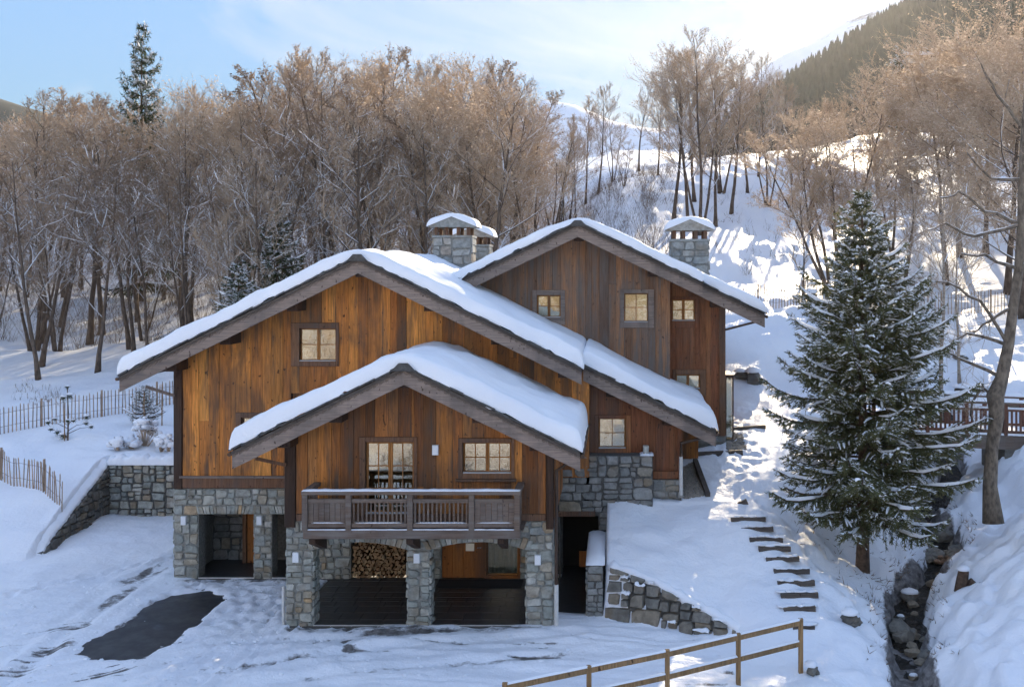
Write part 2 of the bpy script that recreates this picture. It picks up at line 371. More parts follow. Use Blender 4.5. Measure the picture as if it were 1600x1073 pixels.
# stream centre line from the photograph: (px, py, bed height)
SPX = [(1420,1073,-1.0),(1418,1010,-.85),(1411,971,-.72),(1427,938,-.55),(1451,921,-.45),(1474,898,-.25),(1479,874,-.05),(1472,855,.1),(1448,830,.3),(1440,808,.5),(1470,786,.8),(1490,765,1.2)]
SP = []
for px, py, z in SPX:
    X, Y = ground_px(px, py, z); SP.append((X, Y, z))
SP = [(6.9, 20.0, -1.9), (7.3, 24.0, -1.4)] + SP + [(14.4, 45.0, 2.6), (15.5, 50.0, 4.9)]
def seg_dist(x, y, pts):
    """distance to a polyline, third coordinate and side (+ right) at the nearest point"""
    best = np.full(np.shape(x), 1e9); zz = np.zeros(np.shape(x)); side = np.zeros(np.shape(x))
    for a, b in zip(pts[:-1], pts[1:]):
        dx, dy = b[0]-a[0], b[1]-a[1]; L = dx*dx+dy*dy
        t = np.clip(((x-a[0])*dx + (y-a[1])*dy)/L, 0, 1)
        d = np.hypot(x-a[0]-t*dx, y-a[1]-t*dy)
        m = d < best
        best = np.where(m, d, best)
        if len(a) > 2: zz = np.where(m, a[2]+t*(b[2]-a[2]), zz)
        side = np.where(m, np.sign((x-a[0])*dy - (y-a[1])*dx), side)
    return best, zz, side
def smin(a, b, k):
    h = np.clip(.5 + .5*(b-a)/k, 0, 1); return b*(1-h) + a*h - k*h*(1-h)
PATCH = [ground_px(*p) for p in [(118,1024),(150,998),(205,968),(236,940),(285,927),(330,922),(350,938),(314,970),(272,1005),(222,1030),(165,1034)]]
def in_poly(x, y, poly):
    r = np.zeros(np.shape(x), bool); n = len(poly)
    for i in range(n):
        x1, y1 = poly[i]; x2, y2 = poly[(i+1) % n]
        c = ((y1 > y) != (y2 > y)) & (x < (x2-x1)*(y-y1)/(y2-y1+1e-12)+x1); r ^= c
    return r
TRACKS = [[(-80,1080),(60,992),(160,932),(250,882),(330,838)],[(-80,1150),(40,1045),(110,985),(215,915),(290,866)],[(-150,1300),(60,1120),(200,1060),(330,1010),(420,950)],
          [(200,1120),(330,1055),(450,1028),(600,1012),(760,1000),(900,992)],[(150,1180),(300,1100),(420,1066),(600,1046),(800,1032),(930,1020)],[(340,1005),(450,1000),(620,992),(700,988)]]
TRACKS = [[ground_px(*p) for p in t] for t in TRACKS]
def ground(x, y, detail=True):
    x = np.asarray(x, float); y = np.asarray(y, float)
    br = sinterp(y, BR_Y, BR_Z); bl = sinterp(y, BL_Y, BL_Z)
    # forecourt and left bank
    wy_ = sstep(35.2, 36.6, y); wx_ = 1-sstep(-25.5, -20.4, x)
    left = np.where(x < -20.42, bl*(wy_+(1-wy_)*wx_), np.where(y < 41.24, np.clip((y-36)*.03, 0, .15), bl))
    # mound right of the passage
    Yb = 29.25 - (x+.3)/3.6*1.4
    tw = np.interp(x, [-.3, 3.3], [1.4, .35]); s = np.clip((y-Yb)/(33.2-Yb), 0, 1)
    m = tw*sstep(-.15, .45, y-Yb) + (2.5-tw)*s**.85
    m = np.where(y > 33.2, np.maximum(m, br), m)
    right = np.where(x < 3.3, m, br)
    wr = sstep(2.6, 4.2, x); right = m*(1-wr) + br*wr
    far = bl*(1-sstep(-14, 2, x)) + br*sstep(-14, 2, x)
    h = np.where(x < -.31, left, right)
    wf = sstep(41, 44, y); h = np.where((x > -20.42) & (y > 41.24), far, h)
    h = np.where((x > 2.0), right, h)
    # stream gully
    d, bed, side = seg_dist(x, y, SP)
    wob = .55*vnoise(x*1.1, y*1.1, 5) + .4*vnoise(x*2.7, y*2.7, 6) if detail else 0
    dd = np.maximum(d + wob, 0)
    lb = bed + .65*sstep(.34, .74, dd) + .72*np.maximum(dd-.7, 0)
    capR = np.interp(y, [20, 24, 28, 32, 36, 40, 46, 52, 60], [.2, .9, 2.0, 3.0, 4.0, 4.6, 5.2, 7.0, 9.8])
    rb = smin(bed + .75*sstep(.34, .78, dd) + .75*np.maximum(dd-.7, 0), capR + .02*dd, .8)
    isR = (side > 0) & (y < 60)
    fade = sstep(47, 51, y)
    near = np.where(isR, np.where(d < 25, rb, capR+.4), smin(h, lb, .5))
    zone = (x > 3.0)
    h = np.where(zone, near*(1-fade) + h*fade, h)
    # far slopes: broad swells
    big = sstep(50, 90, y)
    h = h + big*(3.0*fbm(x/38., y/38., 3, 11)) + sstep(44, 60, y)*.8*fbm(x/9., y/9., 2, 12)
    if not detail: return h
    court = (1-sstep(-.5, .5, h)) * sstep(-21.5, -19, x) * (1-sstep(2.5, 5, x)) * (y < 41)
    soft = 1-court
    h = h + soft*(.22*fbm(x/2.6, y/2.6, 3, 21)*sstep(-1, 3, np.abs(x+9)-9+1) + .07*fbm(x/.55, y/.55, 3, 22) + .13*fbm(x/1.25, y/1.25, 2, 24))
    # wind ripples and humps on the right bank and lit hill
    rbk = sstep(6, 9, x)
    h = h + rbk*(.20*fbm(x/.8, y/.8, 3, 27)+.55*np.maximum(vnoise(x/.42, y/.42, 28)+.05, 0)*np.exp(-((d-1.1)/.9)**2))*sstep(.5, .9, d)
    # trodden forecourt
    ch = fbm(x/.42, y/.42, 3, 31); h = h + court*(.055 + .075*ch*sstep(-.3, .4, fbm(x/3.2, y/3.2, 2, 32)+.15) + .05*fbm(x/1.7, y/1.7, 2, 33))
    for t in TRACKS:
        dt, _, _ = seg_dist(x, y, t); dt = np.maximum(dt + .20*fbm(x/.8, y/.8, 3, 43), 0)
        h = h + court*(-.13*np.exp(-(dt/.19)**2) + .085*np.exp(-((dt-.42)/.16)**2))*(.75+1.2*vnoise(x*.6, y*.6, 41))
    # ruts and scraped streaks follow the way the cars turn
    sw_ = sstep(-11, -7, x); da = (x*.60 - y*.80)*(1-sw_) + (y*.99 + x*.12)*sw_; dl = (x*.80 + y*.60)*(1-sw_) + (x*.99 - y*.12)*sw_
    stz = fbm(da/.16, dl/2.6, 3, 91); h = h + court*sstep(32.0, 29.5, y)*(.11*stz + .12*fbm(da/.42, dl/4.0, 2, 92))
    # cleared asphalt patch
    e = .13*fbm(x/.6, y/.6, 3, 51)
    pd, _, _ = seg_dist(x, y, PATCH+[PATCH[0]]); ins = in_poly(x, y, PATCH); sdp = np.where(ins, pd, -pd) + e
    h = np.where(sdp > 0, np.minimum(h, -.09*np.clip(sdp/.12, 0, 1)+.05*(1-np.clip(sdp/.12, 0, 1))), h)
    h = h + .05*np.exp(-((sdp+.25)/.2)**2)*court
    # foot trails
    rs = np.random.RandomState(4)
    def prints(n, fx, fy, dep, r):
        nonlocal h
        for i in range(n):
            cx, cy = fx(i), fy(i); dx = x-cx; dy = y-cy
            mk = (np.abs(dx) < .6) & (np.abs(dy) < .6)
            q = np.hypot(dx/1.0, dy/1.35)
            h[mk] += (-dep*np.exp(-(q[mk]/r)**2) + dep*.35*np.exp(-((q[mk]-r*1.5)/(r*.5))**2))
    prints(110, lambda i: 4.4+rs.normal()*.5 + .012*(i % 7), lambda i: rs.uniform(33.2, 43), .085, .13)
    prints(60, lambda i: -19.3 + (i//2)*.16 + rs.normal()*.06 + (i % 2)*.2, lambda i: 30.3+(i//2)*.21+rs.normal()*.08, .07, .14)
    prints(150, lambda i: rs.uniform(-13.8, -9.5), lambda i: rs.uniform(28.5, 32.6), .06, .15)
    # house footprint and passage floor lie under their own floors
    foot = ((x > -14.1) & (x < -1.75) & (y > 33.1) & (y < 50)) | ((x > -9.15) & (x < -1.75) & (y > 28.75) & (y < 33.2)) | ((x > -1.8) & (x < 2.15) & (y > 33.3) & (y < 50)) | ((x > 1.8) & (x < 4.0) & (y > 38.3) & (y < 50))
    h = np.where(foot, np.minimum(h, -.25), h)
    psg = (x > -1.75) & (x < -.6) & (y > 29.9) & (y < 33.4)
    h = np.where(psg, np.minimum(h, -.12), h)
    return h
def axis(knots):
    out = []
    for a, b, st in knots:
        n = max(1, int(round((b-a)/st))); out += list(np.linspace(a, b, n, endpoint=False))
    return np.array(out + [knots[-1][1]])
gx = axis([(-420,-120,25),(-120,-60,5),(-60,-27,1.1),(-27,-21,.25),(-21,-8.5,.105),(-8.5,-2,.16),(-2,13.5,.105),(13.5,20,.22),(20,40,.7),(40,120,3),(120,420,25)])
gy = axis([(-220,-20,12),(-20,18,2.5),(18,23.5,.4),(23.5,33.6,.085),(33.6,44,.14),(44,60,.35),(60,130,.9),(130,200,4),(200,420,20)])
GX, GY = np.meshgrid(gx, gy)
GZ = ground(GX, GY)
nx_, ny_ = len(gx), len(gy)
gv = np.stack([GX.ravel(), GY.ravel(), GZ.ravel()], 1)
ii = (np.arange(ny_-1)[:, None]*nx_ + np.arange(nx_-1)[None, :]).ravel()
gf = np.stack([ii, ii+1, ii+nx_+1, ii+nx_], 1)
me = bpy.data.meshes.new('snowy_ground')
me.vertices.add(len(gv)); me.vertices.foreach_set('co', gv.ravel().astype(np.float32))
me.loops.add(gf.size); me.loops.foreach_set('vertex_index', gf.ravel().astype(np.int32))
me.polygons.add(len(gf)); me.polygons.foreach_set('loop_start', (np.arange(len(gf))*4).astype(np.int32)); me.polygons.foreach_set('loop_total', np.full(len(gf), 4, np.int32))
me.update(calc_edges=True); me.shade_smooth(); me.materials.append(MAT['ground_snow'])
dirt = np.zeros(len(gv)); vx, vy = gv[:, 0], gv[:, 1]
crt = ((vx > -21) & (vx < 3) & (vy < 36) & (gv[:, 2] < .32)).astype(float)
for k, tr_ in enumerate(TRACKS):
    dt, _, _ = seg_dist(vx, vy, tr_); dt = np.maximum(dt+.34*fbm(vx/.8, vy/.8, 3, 43), 0); dirt = np.maximum(dirt, .50*np.exp(-(dt/.20)**2)*np.clip(.55+1.7*vnoise(vx*.45, vy*.45, 44+k), 0, 1))
dirt += .18*np.exp(-((vx+17.5)**2/14 + (vy-25)**2/8))
pd, _, _ = seg_dist(vx, vy, PATCH+[PATCH[0]]); dirt = np.where(in_poly(vx, vy, PATCH), .3, np.maximum(dirt*sstep(.3, 1.3, pd), .30*np.exp(-(pd/.18)**2)))
dirt += np.where((vx > -14) & (vx < -1.7), .30*np.exp(-(np.abs(vy-np.where(vx < -9.2, 32.75, 28.35))/.25)**2), 0)
sw_ = sstep(-11, -7, vx); da = (vx*.60 - vy*.80)*(1-sw_) + (vy*.99 + vx*.12)*sw_; dl = (vx*.80 + vy*.60)*(1-sw_) + (vx*.99 - vy*.12)*sw_
dirt += np.clip(-.12-fbm(da/.16, dl/2.6, 3, 91), 0, 1)*1.5*sstep(31.5, 28.5, vy)*np.clip(.55+1.6*fbm(vx/3., vy/3., 2, 93), 0, 1)
dirt *= np.where(in_poly(vx, vy, PATCH), 1, sstep(.1, .9, pd)*.85+.15)
dirt *= crt*(.55+.9*(vnoise(vx*.7, vy*.7, 77)+.5))
ds, _, _ = seg_dist(vx, vy, SP); dirt = np.maximum(dirt, np.where((vx > 5) & (vy < 47), 1.1*np.exp(-(ds/.55)**4), 0))
a_ = me.attributes.new('dirt', 'FLOAT', 'POINT'); a_.data.foreach_set('value', dirt.astype(np.float32))
g_ = link(bpy.data.objects.new('snowy_ground', me)); g_['kind'] = 'structure'; g_['label'] = 'snow covered ground around the chalet'
def gz(x, y): return float(ground(np.array([x]), np.array([y]), False)[0])
def gzd(x, y):
    """height of the built surface"""
    i = np.clip(np.searchsorted(gx, x)-1, 0, nx_-2); j = np.clip(np.searchsorted(gy, y)-1, 0, ny_-2)
    tx = (x-gx[i])/(gx[i+1]-gx[i]); ty = (y-gy[j])/(gy[j+1]-gy[j])
    return float((GZ[j,i]*(1-tx)+GZ[j,i+1]*tx)*(1-ty) + (GZ[j+1,i]*(1-tx)+GZ[j+1,i+1]*tx)*ty)
# asphalt under the cleared patch
cxp = sum(p[0] for p in PATCH)/len(PATCH); cyp = sum(p[1] for p in PATCH)/len(PATCH)
pv = [(cxp+(p[0]-cxp)*1.13, cyp+(p[1]-cyp)*1.13, 0.0) for p in PATCH]
o = obj('asphalt_drive', pv, [tuple(range(len(pv)))], 'asphalt'); tag(o, kind='structure', label='dark wet asphalt cleared of snow')
# stream water surface
sv, sf = [], []
fine = []
for a, b in zip(SP[:-1], SP[1:]):
    for k in range(6): fine.append(tuple(a[i]+(b[i]-a[i])*k/6 for i in range(3)))
fine.append(SP[-1])
for i, (X, Y, z) in enumerate(fine):
    a = fine[max(0, i-1)]; b = fine[min(len(fine)-1, i+1)]; dx, dy = b[0]-a[0], b[1]-a[1]; L = math.hypot(dx, dy)
    for k in range(7):
        u = (k-3)/3*.95; zz = z + .11 + .025*math.sin(i*1.7+k)
        sv.append((X + dy/L*u, Y - dx/L*u, zz))
for i in range(len(fine)-1):
    for k in range(6): sf.append((i*7+k, (i+1)*7+k, (i+1)*7+k+1, i*7+k+1))
o = obj('stream_water', sv, sf, 'water', smooth=True); tag(o, kind='structure', label='dark stream running between snowy banks')
# ------------------------------------------------------------------ the chalet
CH = thing('timber_chalet', (-6, 33, 0), 'large timber and stone chalet with three snow covered gables and balcony', 'house')
RNG = random.Random(7)
class Gable:
    def __init__(s, xr, zr, sl): s.xr, s.zr, s.sl = xr, zr, sl
    def z(s, x): return s.zr - s.sl*abs(x - s.xr)
GP = Gable(-5.66, 7.43, .49); GM = Gable(-7.95, 10.42, .497); GR = Gable(-1.31, 11.72, .484)
UND = .30      # roof build-up below the slate line

# ---- stone cells
def clip_poly(poly, nx, ny, c):
    """keep n.p <= c"""
    out = []
    for i in range(len(poly)):
        p, q = poly[i], poly[(i+1) % len(poly)]
        dp, dq = nx*p[0]+ny*p[1]-c, nx*q[0]+ny*q[1]-c
        if dp <= 0: out.append(p)
        if dp*dq < 0:
            t = dp/(dp-dq); out.append((p[0]+(q[0]-p[0])*t, p[1]+(q[1]-p[1])*t))
    return out
def stone_cells(w, h, sw, sh, rng, clips=(), jit=.13):
    """random rubble: a rectangle split again and again, each piece with uneven corners"""
    todo = [(0, 0, w, h)]; rects = []
    while todo:
        x0, y0, x1, y1 = todo.pop(); a, b = (x1-x0)/sw, (y1-y0)/sh
        lim = rng.choice([1.15, 1.4, 1.4, 1.9])
        if a <= lim and b <= lim*.92: rects.append((x0, y0, x1, y1)); continue
        f = rng.uniform(.34, .66)
        if a*rng.uniform(.8, 1.25) > b*1.05: m = x0+(x1-x0)*f; todo += [(x0,y0,m,y1),(m,y0,x1,y1)]
        else: m = y0+(y1-y0)*f; todo += [(x0,y0,x1,m),(x0,m,x1,y1)]
    cells = []
    for x0, y0, x1, y1 in rects:
        W, H = x1-x0, y1-y0
        if W < .05 or H < .05: continue
        ja, jb = min(.08, W*.12), min(.07, H*.12); poly = []
        for (cx, cy, ex, ey, gx, gy) in ((x0,y0,0,1,1,0),(x1,y0,-1,0,0,1),(x1,y1,0,-1,-1,0),(x0,y1,1,0,0,-1)):
            px, py = cx+rng.uniform(-.2,1)*ja*(1 if cx == x0 else -1), cy+rng.uniform(-.2,1)*jb*(1 if cy == y0 else -1)
            if rng.random() < .5:
                c1, c2 = rng.uniform(.08,.3), rng.uniform(.08,.3)
                poly += [(px+ex*W*c1*.9, py+ey*H*c1*.9), (px+gx*W*c2*.9, py+gy*H*c2*.9)]
            else: poly.append((px, py))
        for c in clips:
            poly = clip_poly(poly, *c)
            if len(poly) < 3: break
        if len(poly) < 3: continue
        A = abs(sum(poly[k][0]*poly[(k+1) % len(poly)][1]-poly[(k+1) % len(poly)][0]*poly[k][1] for k in range(len(poly))))/2
        if A > .004: cells.append((poly, A))
    return cells
STONES = []
def emit_stone(poly, A, o0, U, V, N, parent, mat, rng, joint=.009, depth=.045, rel=.03, thing_key='chalet'):
    # drop nearly coincident corners
    q = []
    for p in poly:
        if not q or math.hypot(p[0]-q[-1][0], p[1]-q[-1][1]) > .03: q.append(p)
    if len(q) > 2 and math.hypot(q[0][0]-q[-1][0], q[0][1]-q[-1][1]) < .03: q.pop()
    if len(q) < 3: return
    n = len(q); cx = sum(p[0] for p in q)/n; cy = sum(p[1] for p in q)/n
    d = depth*rng.uniform(.6, 1.5); vs = []
    tilt = (rng.uniform(-rel, rel), rng.uniform(-rel, rel))
    for ring, (ins, dep) in enumerate(((joint, -.03), (joint, d*.55), (joint+.022, d))):
        for p in q:
            L = math.hypot(p[0]-cx, p[1]-cy) or 1; k = max(.2, 1-ins/L)
            ju, jv = (rng.uniform(-.008, .008), rng.uniform(-.008, .008)) if ring else (0, 0)
            u, v = cx+(p[0]-cx)*k+ju, cy+(p[1]-cy)*k+jv
            dd = dep + (tilt[0]*(u-cx)+tilt[1]*(v-cy) + rng.uniform(-.006, .006) if ring == 2 else 0)
            vs.append(o0 + U*u + V*v + N*dd)
    fs = []
    for r in range(2):
        for k in range(n): fs.append((r*n+k, r*n+(k+1) % n, (r+1)*n+(k+1) % n, (r+1)*n+k))
    fs.append(tuple(2*n+k for k in range(n)))
    STONES.append((A, parent, vs, fs, mat, thing_key))
def stone_face(parent, o0, U, w, h, sw, sh, mat='stone', clips=(), N=None, rng=RNG, V=Vector((0,0,1)), depth=.045, joint=.009, small=False, key='chalet', jit=.13):
    o0, U = Vector(o0), Vector(U)
    N = Vector(N) if N else U.cross(V)
    for poly, A in stone_cells(w, h, sw, sh, rng, clips, jit):
        emit_stone(poly, A*(.001 if small else 1), o0, U, V, N, parent, mat, rng, depth=depth, joint=joint, thing_key=key)
FRONT = dict(U=(1,0,0), N=(0,-1,0))

# ---- planked walls
def spans(z0, z1, cuts):
    segs = [(z0, z1)]
    for a, b in cuts:
        n = []
        for s, e in segs:
            if b <= s or a >= e: n.append((s, e)); continue
            if a > s: n.append((s, a))
            if b < e: n.append((b, e))
        segs = n
    return segs
def plank_wall(name, Y, x0, x1, zb, ztop, openings, mat, rng, wmin=.19, wmax=.42, split=.06, thick=.2, inner='dark_timber'):
    """backing wall with holes and vertical boards in front; ztop(x) may slope"""
    back = MB(); edges = {x0, x1}
    for a, b, c, d in openings:
        for e in (a, b):
            if x0 < e < x1: edges.add(e)
    apex = [g.xr for g in (GP, GM, GR) if x0 < g.xr < x1 and abs(ztop(g.xr)-ztop(g.xr-.1)) > .01 and abs(ztop(g.xr+.1)-ztop(g.xr)) > .01 and (ztop(g.xr) > ztop(g.xr+.2) and ztop(g.xr) > ztop(g.xr-.2))]
    edges |= set(apex); E = sorted(edges); boards = []
    for a, b in zip(E[:-1], E[1:]):
        n = max(1, int(round((b-a)/((wmin+wmax)/2)))); ws = [rng.uniform(wmin, wmax) for _ in range(n)]; k = (b-a)/sum(ws); x = a
        for wd in ws: boards.append((x, x+wd*k)); x += wd*k
    out = []
    for a, b in boards:
        mid = (a+b)/2; cuts = [(c, d) for (xa, xb, c, d) in openings if xa-1e-4 <= mid <= xb+1e-4]
        top = min(ztop(a), ztop(b)); mx_ = max(ztop(a), ztop(b))
        for s, e in spans(zb, mx_, cuts):
            za, zb2 = (ztop(a), ztop(b)) if e == mx_ else (e, e)
            if min(za, zb2) <= s+.02: continue
            back.add([(a,Y+.03,s),(b,Y+.03,s),(b,Y+.03,zb2),(a,Y+.03,za),(a,Y+thick,s),(b,Y+thick,s),(b,Y+thick,zb2),(a,Y+thick,za)],
                     [(0,1,2,3),(7,6,5,4),(0,4,5,1),(1,5,6,2),(2,6,7,3),(3,7,4,0)])
            segs = [(s, za, zb2)]
            if rng.random() < split and min(za, zb2)-s > 1.6:
                c = rng.uniform(s+.6, min(za, zb2)-.6); segs = [(s, c-.004, c-.004), (c, za, zb2)]
            for s2, t1, t2 in segs: out.append((a+.002, b-.002, s2, t1, t2))
    wall = back.build(name, inner, CH)
    for a, b, s, t1, t2 in out:
        f = Y - rng.choice([0, .004, .012, .02]) - rng.uniform(0, .006); g = .004
        vs = [(a,Y+.028,s),(b,Y+.028,s),(b,Y+.028,t2),(a,Y+.028,t1),(a,f+g,s),(b,f+g,s),(b,f+g,t2),(a,f+g,t1),(a+g,f,s+.003),(b-g,f,s+.003),(b-g,f,t2-.003),(a+g,f,t1-.003)]
        obj('plank', vs, [(3,2,1,0),(0,1,5,4),(1,2,6,5),(2,3,7,6),(3,0,4,7),(4,5,9,8),(5,6,10,9),(6,7,11,10),(7,4,8,11),(8,9,10,11)], mat, wall)
    return wall
def R4(a, b, c, d, Y):
    """opening from photograph pixels (left, right, top, bottom)"""
    return (PX(a, Y), PX(b, Y), PZ(d, Y), PZ(c, Y))

# ---- windows
def window(Y, outer, inner, nx=2, ny=2, sashes=2, backing='warm_room', case='beam_brown', sill=True, deep=.12, label=None, apron=False, fr=.045):
    xa, xb, za, zb = inner; oa, ob, ya, yb = outer
    f = Y-.055; c = MB()
    c.cbox(oa, xa, f, Y+.05, ya, yb); c.cbox(xb, ob, f, Y+.05, ya, yb)
    c.cbox(xa+.001, xb-.001, f-.008, Y+.05, zb, yb); c.cbox(xa+.001, xb-.001, f-.006, Y+.05, ya, za)
    # reveal
    c.box(xa-.02, xa, Y+.051, Y+deep+.06, za, zb); c.box(xb, xb+.02, Y+.051, Y+deep+.06, za, zb); c.box(xa, xb, Y+.051, Y+deep+.06, zb, zb+.02); c.box(xa, xb, Y+.051, Y+deep+.06, za-.02, za)
    W = c.build('window', case, CH)
    if label: W['label'] = label
    g = Y+deep; sw = (xb-xa)/sashes
    for s in range(sashes):
        a, b = xa+s*sw+.003, xa+(s+1)*sw-.003; m = MB()
        m.cbox(a, a+fr, g-.03, g+.03, za+.003, zb-.003); m.cbox(b-fr, b, g-.03, g+.03, za+.003, zb-.003)
        m.cbox(a+fr+.0005, b-fr-.0005, g-.028, g+.03, zb-fr-.003, zb-.003); m.cbox(a+fr+.0005, b-fr-.0005, g-.028, g+.03, za+.003, za+fr+.003)
        m.build('sash', 'sash_wood', W)
        ia, ib, ja, jb = a+fr, b-fr, za+fr, zb-fr
        cols = max(1, nx//sashes)
        for k in range(1, cols): MB().cbox(ia+(ib-ia)*k/cols-.013, ia+(ib-ia)*k/cols+.013, g-.022, g+.012, ja, jb, .004).build('muntin', 'sash_wood', W)
        for k in range(1, ny): MB().cbox(ia, ib, g-.020, g+.010, ja+(jb-ja)*k/ny-.013, ja+(jb-ja)*k/ny+.013, .004).build('muntin', 'sash_wood', W)
        for i in range(cols):
            for j in range(ny):
                p, q = ia+(ib-ia)*i/cols+.008, ia+(ib-ia)*(i+1)/cols-.008; r, s2 = ja+(jb-ja)*j/ny+.008, ja+(jb-ja)*(j+1)/ny-.008
                MB().box(p, q, g+.002, g+.007, r, s2).build('pane', 'glass', W)
    if backing == 'blind':
        MB().box(xa+.04, xb-.04, g+.05, g+.06, za+.04, zb-.04).build('blind', 'blind', W)
    else:
        r = MB(); d = .9   # shallow room behind the glass
        r.add([(xa-.3,g+.09,za-.2),(xb+.3,g+.09,za-.2),(xb+.3,g+d,za-.2),(xa-.3,g+d,za-.2),(xa-.3,g+.09,zb+.2),(xb+.3,g+.09,zb+.2),(xb+.3,g+d,zb+.2),(xa-.3,g+d,zb+.2)],
              [(0,1,2,3),(7,6,5,4),(1,5,6,2),(2,6,7,3),(3,7,4,0)])
        r.build('room_lining', backing, W)
    if sill: MB().cbox(xa+.01, xb-.01, Y-.05, Y+deep-.03, za+.001, za+.03).build('sill', 'metal_sill', W)
    if apron: MB().cbox(oa-.06, ob+.06, Y-.14, Y+.02, ya-.075, ya-.002).build('sill', 'beam_brown', W)
    return W

# ================= front (balcony) gable
YF = 28.6; XL, XR = PX(445, YF), PX(865, YF); zF = 2.98
fw_out, fw_in = R4(562,652,682,782,YF), R4(571,647,690,782,YF)
fw_out = (fw_out[0], fw_out[1], 3.10, fw_out[3]); fw_in = (fw_in[0], fw_in[1], 3.16, fw_in[3])
rw_out, rw_in = R4(716,804,684,747,YF), R4(723,799,691,739,YF)
plank_wall('gable_wall', YF, XL+.32, XR-.22, zF+.18, lambda x: GP.z(x)-UND+.05, [fw_in, rw_in], 'plank_front', RNG, split=.10)
window(YF, fw_out, fw_in, nx=4, ny=3, label='tall glazed balcony door with small panes', fr=.06)
window(YF, rw_out, rw_in, nx=4, ny=2, apron=True, label='wide four light window above the balcony')
m = MB(); m.cbox(XL, XL+.31, YF-.05, YF+.25, zF-.2, GP.z(XL)-UND, .02); m.build('corner_post', 'dark_timber', CH)
m = MB(); m.cbox(XR-.21, XR, YF-.05, YF+.25, zF-.25, GP.z(XR)-UND, .02); m.build('corner_post', 'dark_timber', CH)
MB().cbox(XL+.32, XR-.22, YF-.03, YF+.2, zF-.02, zF+.17, .012).build('sill_beam', 'beam_brown', CH)
# its flanks
for xs, nm in ((XL, -1), (XR, 1)):
    m = MB(); x0, x1 = (xs, xs+.18) if nm < 0 else (xs-.18, xs)
    m.box(x0, x1, YF+.26, 33.0, zF-.05, GP.z(xs)-UND); wl_ = m.build('side_wall', 'dark_timber', CH)
    y = YF+.27
    while y < 32.9:
        wd = min(RNG.uniform(.18, .3), 32.95-y); fx = xs + nm*RNG.choice([.02,.028,.035])
        MB().box(min(fx, xs-nm*.01), max(fx, xs-nm*.01), y+.004, y+wd-.004, zF, GP.z(xs)-UND-.02).build('plank', 'plank_front', wl_); y += wd
# stone arcade under it
def pillar(x0, x1, y0, y1, z0, z1, sw=.32, sh=.24, sides=(-1, 1)):
    p = MB().box(x0+.02, x1-.02, y0+.02, y1-.02, z0-.4, z1).build('pillar', 'mortar', CH)
    stone_face(p, (x0+.0, y0+.02, z0-.05), w=x1-x0, h=z1-z0+.05, sw=sw, sh=sh, **FRONT)
    if 1 in sides: stone_face(p, (x1-.02, y0, z0-.05), (0,1,0), y1-y0, z1-z0+.05, sw, sh, N=(1,0,0), small=True)
    if -1 in sides: stone_face(p, (x0+.02, y1, z0-.05), (0,-1,0), y1-y0, z1-z0+.05, sw, sh, N=(-1,0,0), small=True)
    return p
SPZ, ARZ = 2.14, 2.36
PL = [(PX(447,YF), PX(489,YF)), (PX(636,YF), PX(672,YF)), (PX(822,YF), PX(864,YF))]
for a, b in PL: pillar(a, b, YF, YF+.62, 0, SPZ)
# spandrels: wall above springing with segmental arches
def arch_z(x, a, b): 
    t = (x-(a+b)/2)/((b-a)/2); return SPZ + (ARZ-SPZ)*(1-t*t)
m = MB(); xs = [PL[0][0]]
for (a, b) in ((PL[0][1], PL[1][0]), (PL[1][1], PL[2][0])): xs += list(np.linspace(a, b, 15))
xs.append(PL[2][1])
def low(x):
    for (a, b) in ((PL[0][1], PL[1][0]), (PL[1][1], PL[2][0])):
        if a <= x <= b: return arch_z(x, a, b)
    return SPZ
for a, b in zip(xs[:-1], xs[1:]):
    m.add([(a,YF+.02,low(a)),(b,YF+.02,low(b)),(b,YF+.02,zF-.03),(a,YF+.02,zF-.03),(a,YF+.6,low(a)),(b,YF+.6,low(b)),(b,YF+.6,zF-.03),(a,YF+.6,zF-.03)],
          [(0,1,2,3),(7,6,5,4),(0,4,5,1),(1,5,6,2),(2,6,7,3),(3,7,4,0)])
spn = m.build('arcade_wall', 'mortar', CH)
VH = .30
for (a, b) in ((PL[0][1], PL[1][0]), (PL[1][1], PL[2][0])):
    n = int((b-a)/.13); q = list(np.linspace(a-.10, b+.10, n+1)); o0 = Vector((0, YF+.02, 0)); cx = (a+b)/2
    for i in range(n):
        u0, u1 = q[i], q[i+1]; l0, l1 = arch_z(min(max(u0,a),b), a, b), arch_z(min(max(u1,a),b), a, b); hh = VH*RNG.uniform(.75, 1.15)
        s0, s1 = (u0-cx)*.09, (u1-cx)*.09
        emit_stone([(u0,l0+.003),(u1,l1+.003),(u1+s1,l1+hh),(u0+s0,l0+hh)], .0, o0, Vector((1,0,0)), Vector((0,0,1)), Vector((0,-1,0)), spn, 'stone', RNG, joint=.007)
for (a, b, z0) in ((PL[0][0], PL[0][1]-.1, SPZ+.02), (PL[1][0]+.1, PL[1][1]-.1, SPZ+.02), (PL[2][0]+.1, PL[2][1], SPZ+.02)):
    stone_face(spn, (a, YF+.02, z0), w=b-a, h=zF-.04-z0, sw=.30, sh=.22, **FRONT)
for (a, b) in ((PL[0][1], PL[1][0]), (PL[1][1], PL[2][0])):
    stone_face(spn, (a-.1, YF+.02, ARZ+.27), w=b-a+.2, h=zF-.04-ARZ-.27, sw=.36, sh=.2, **FRONT)
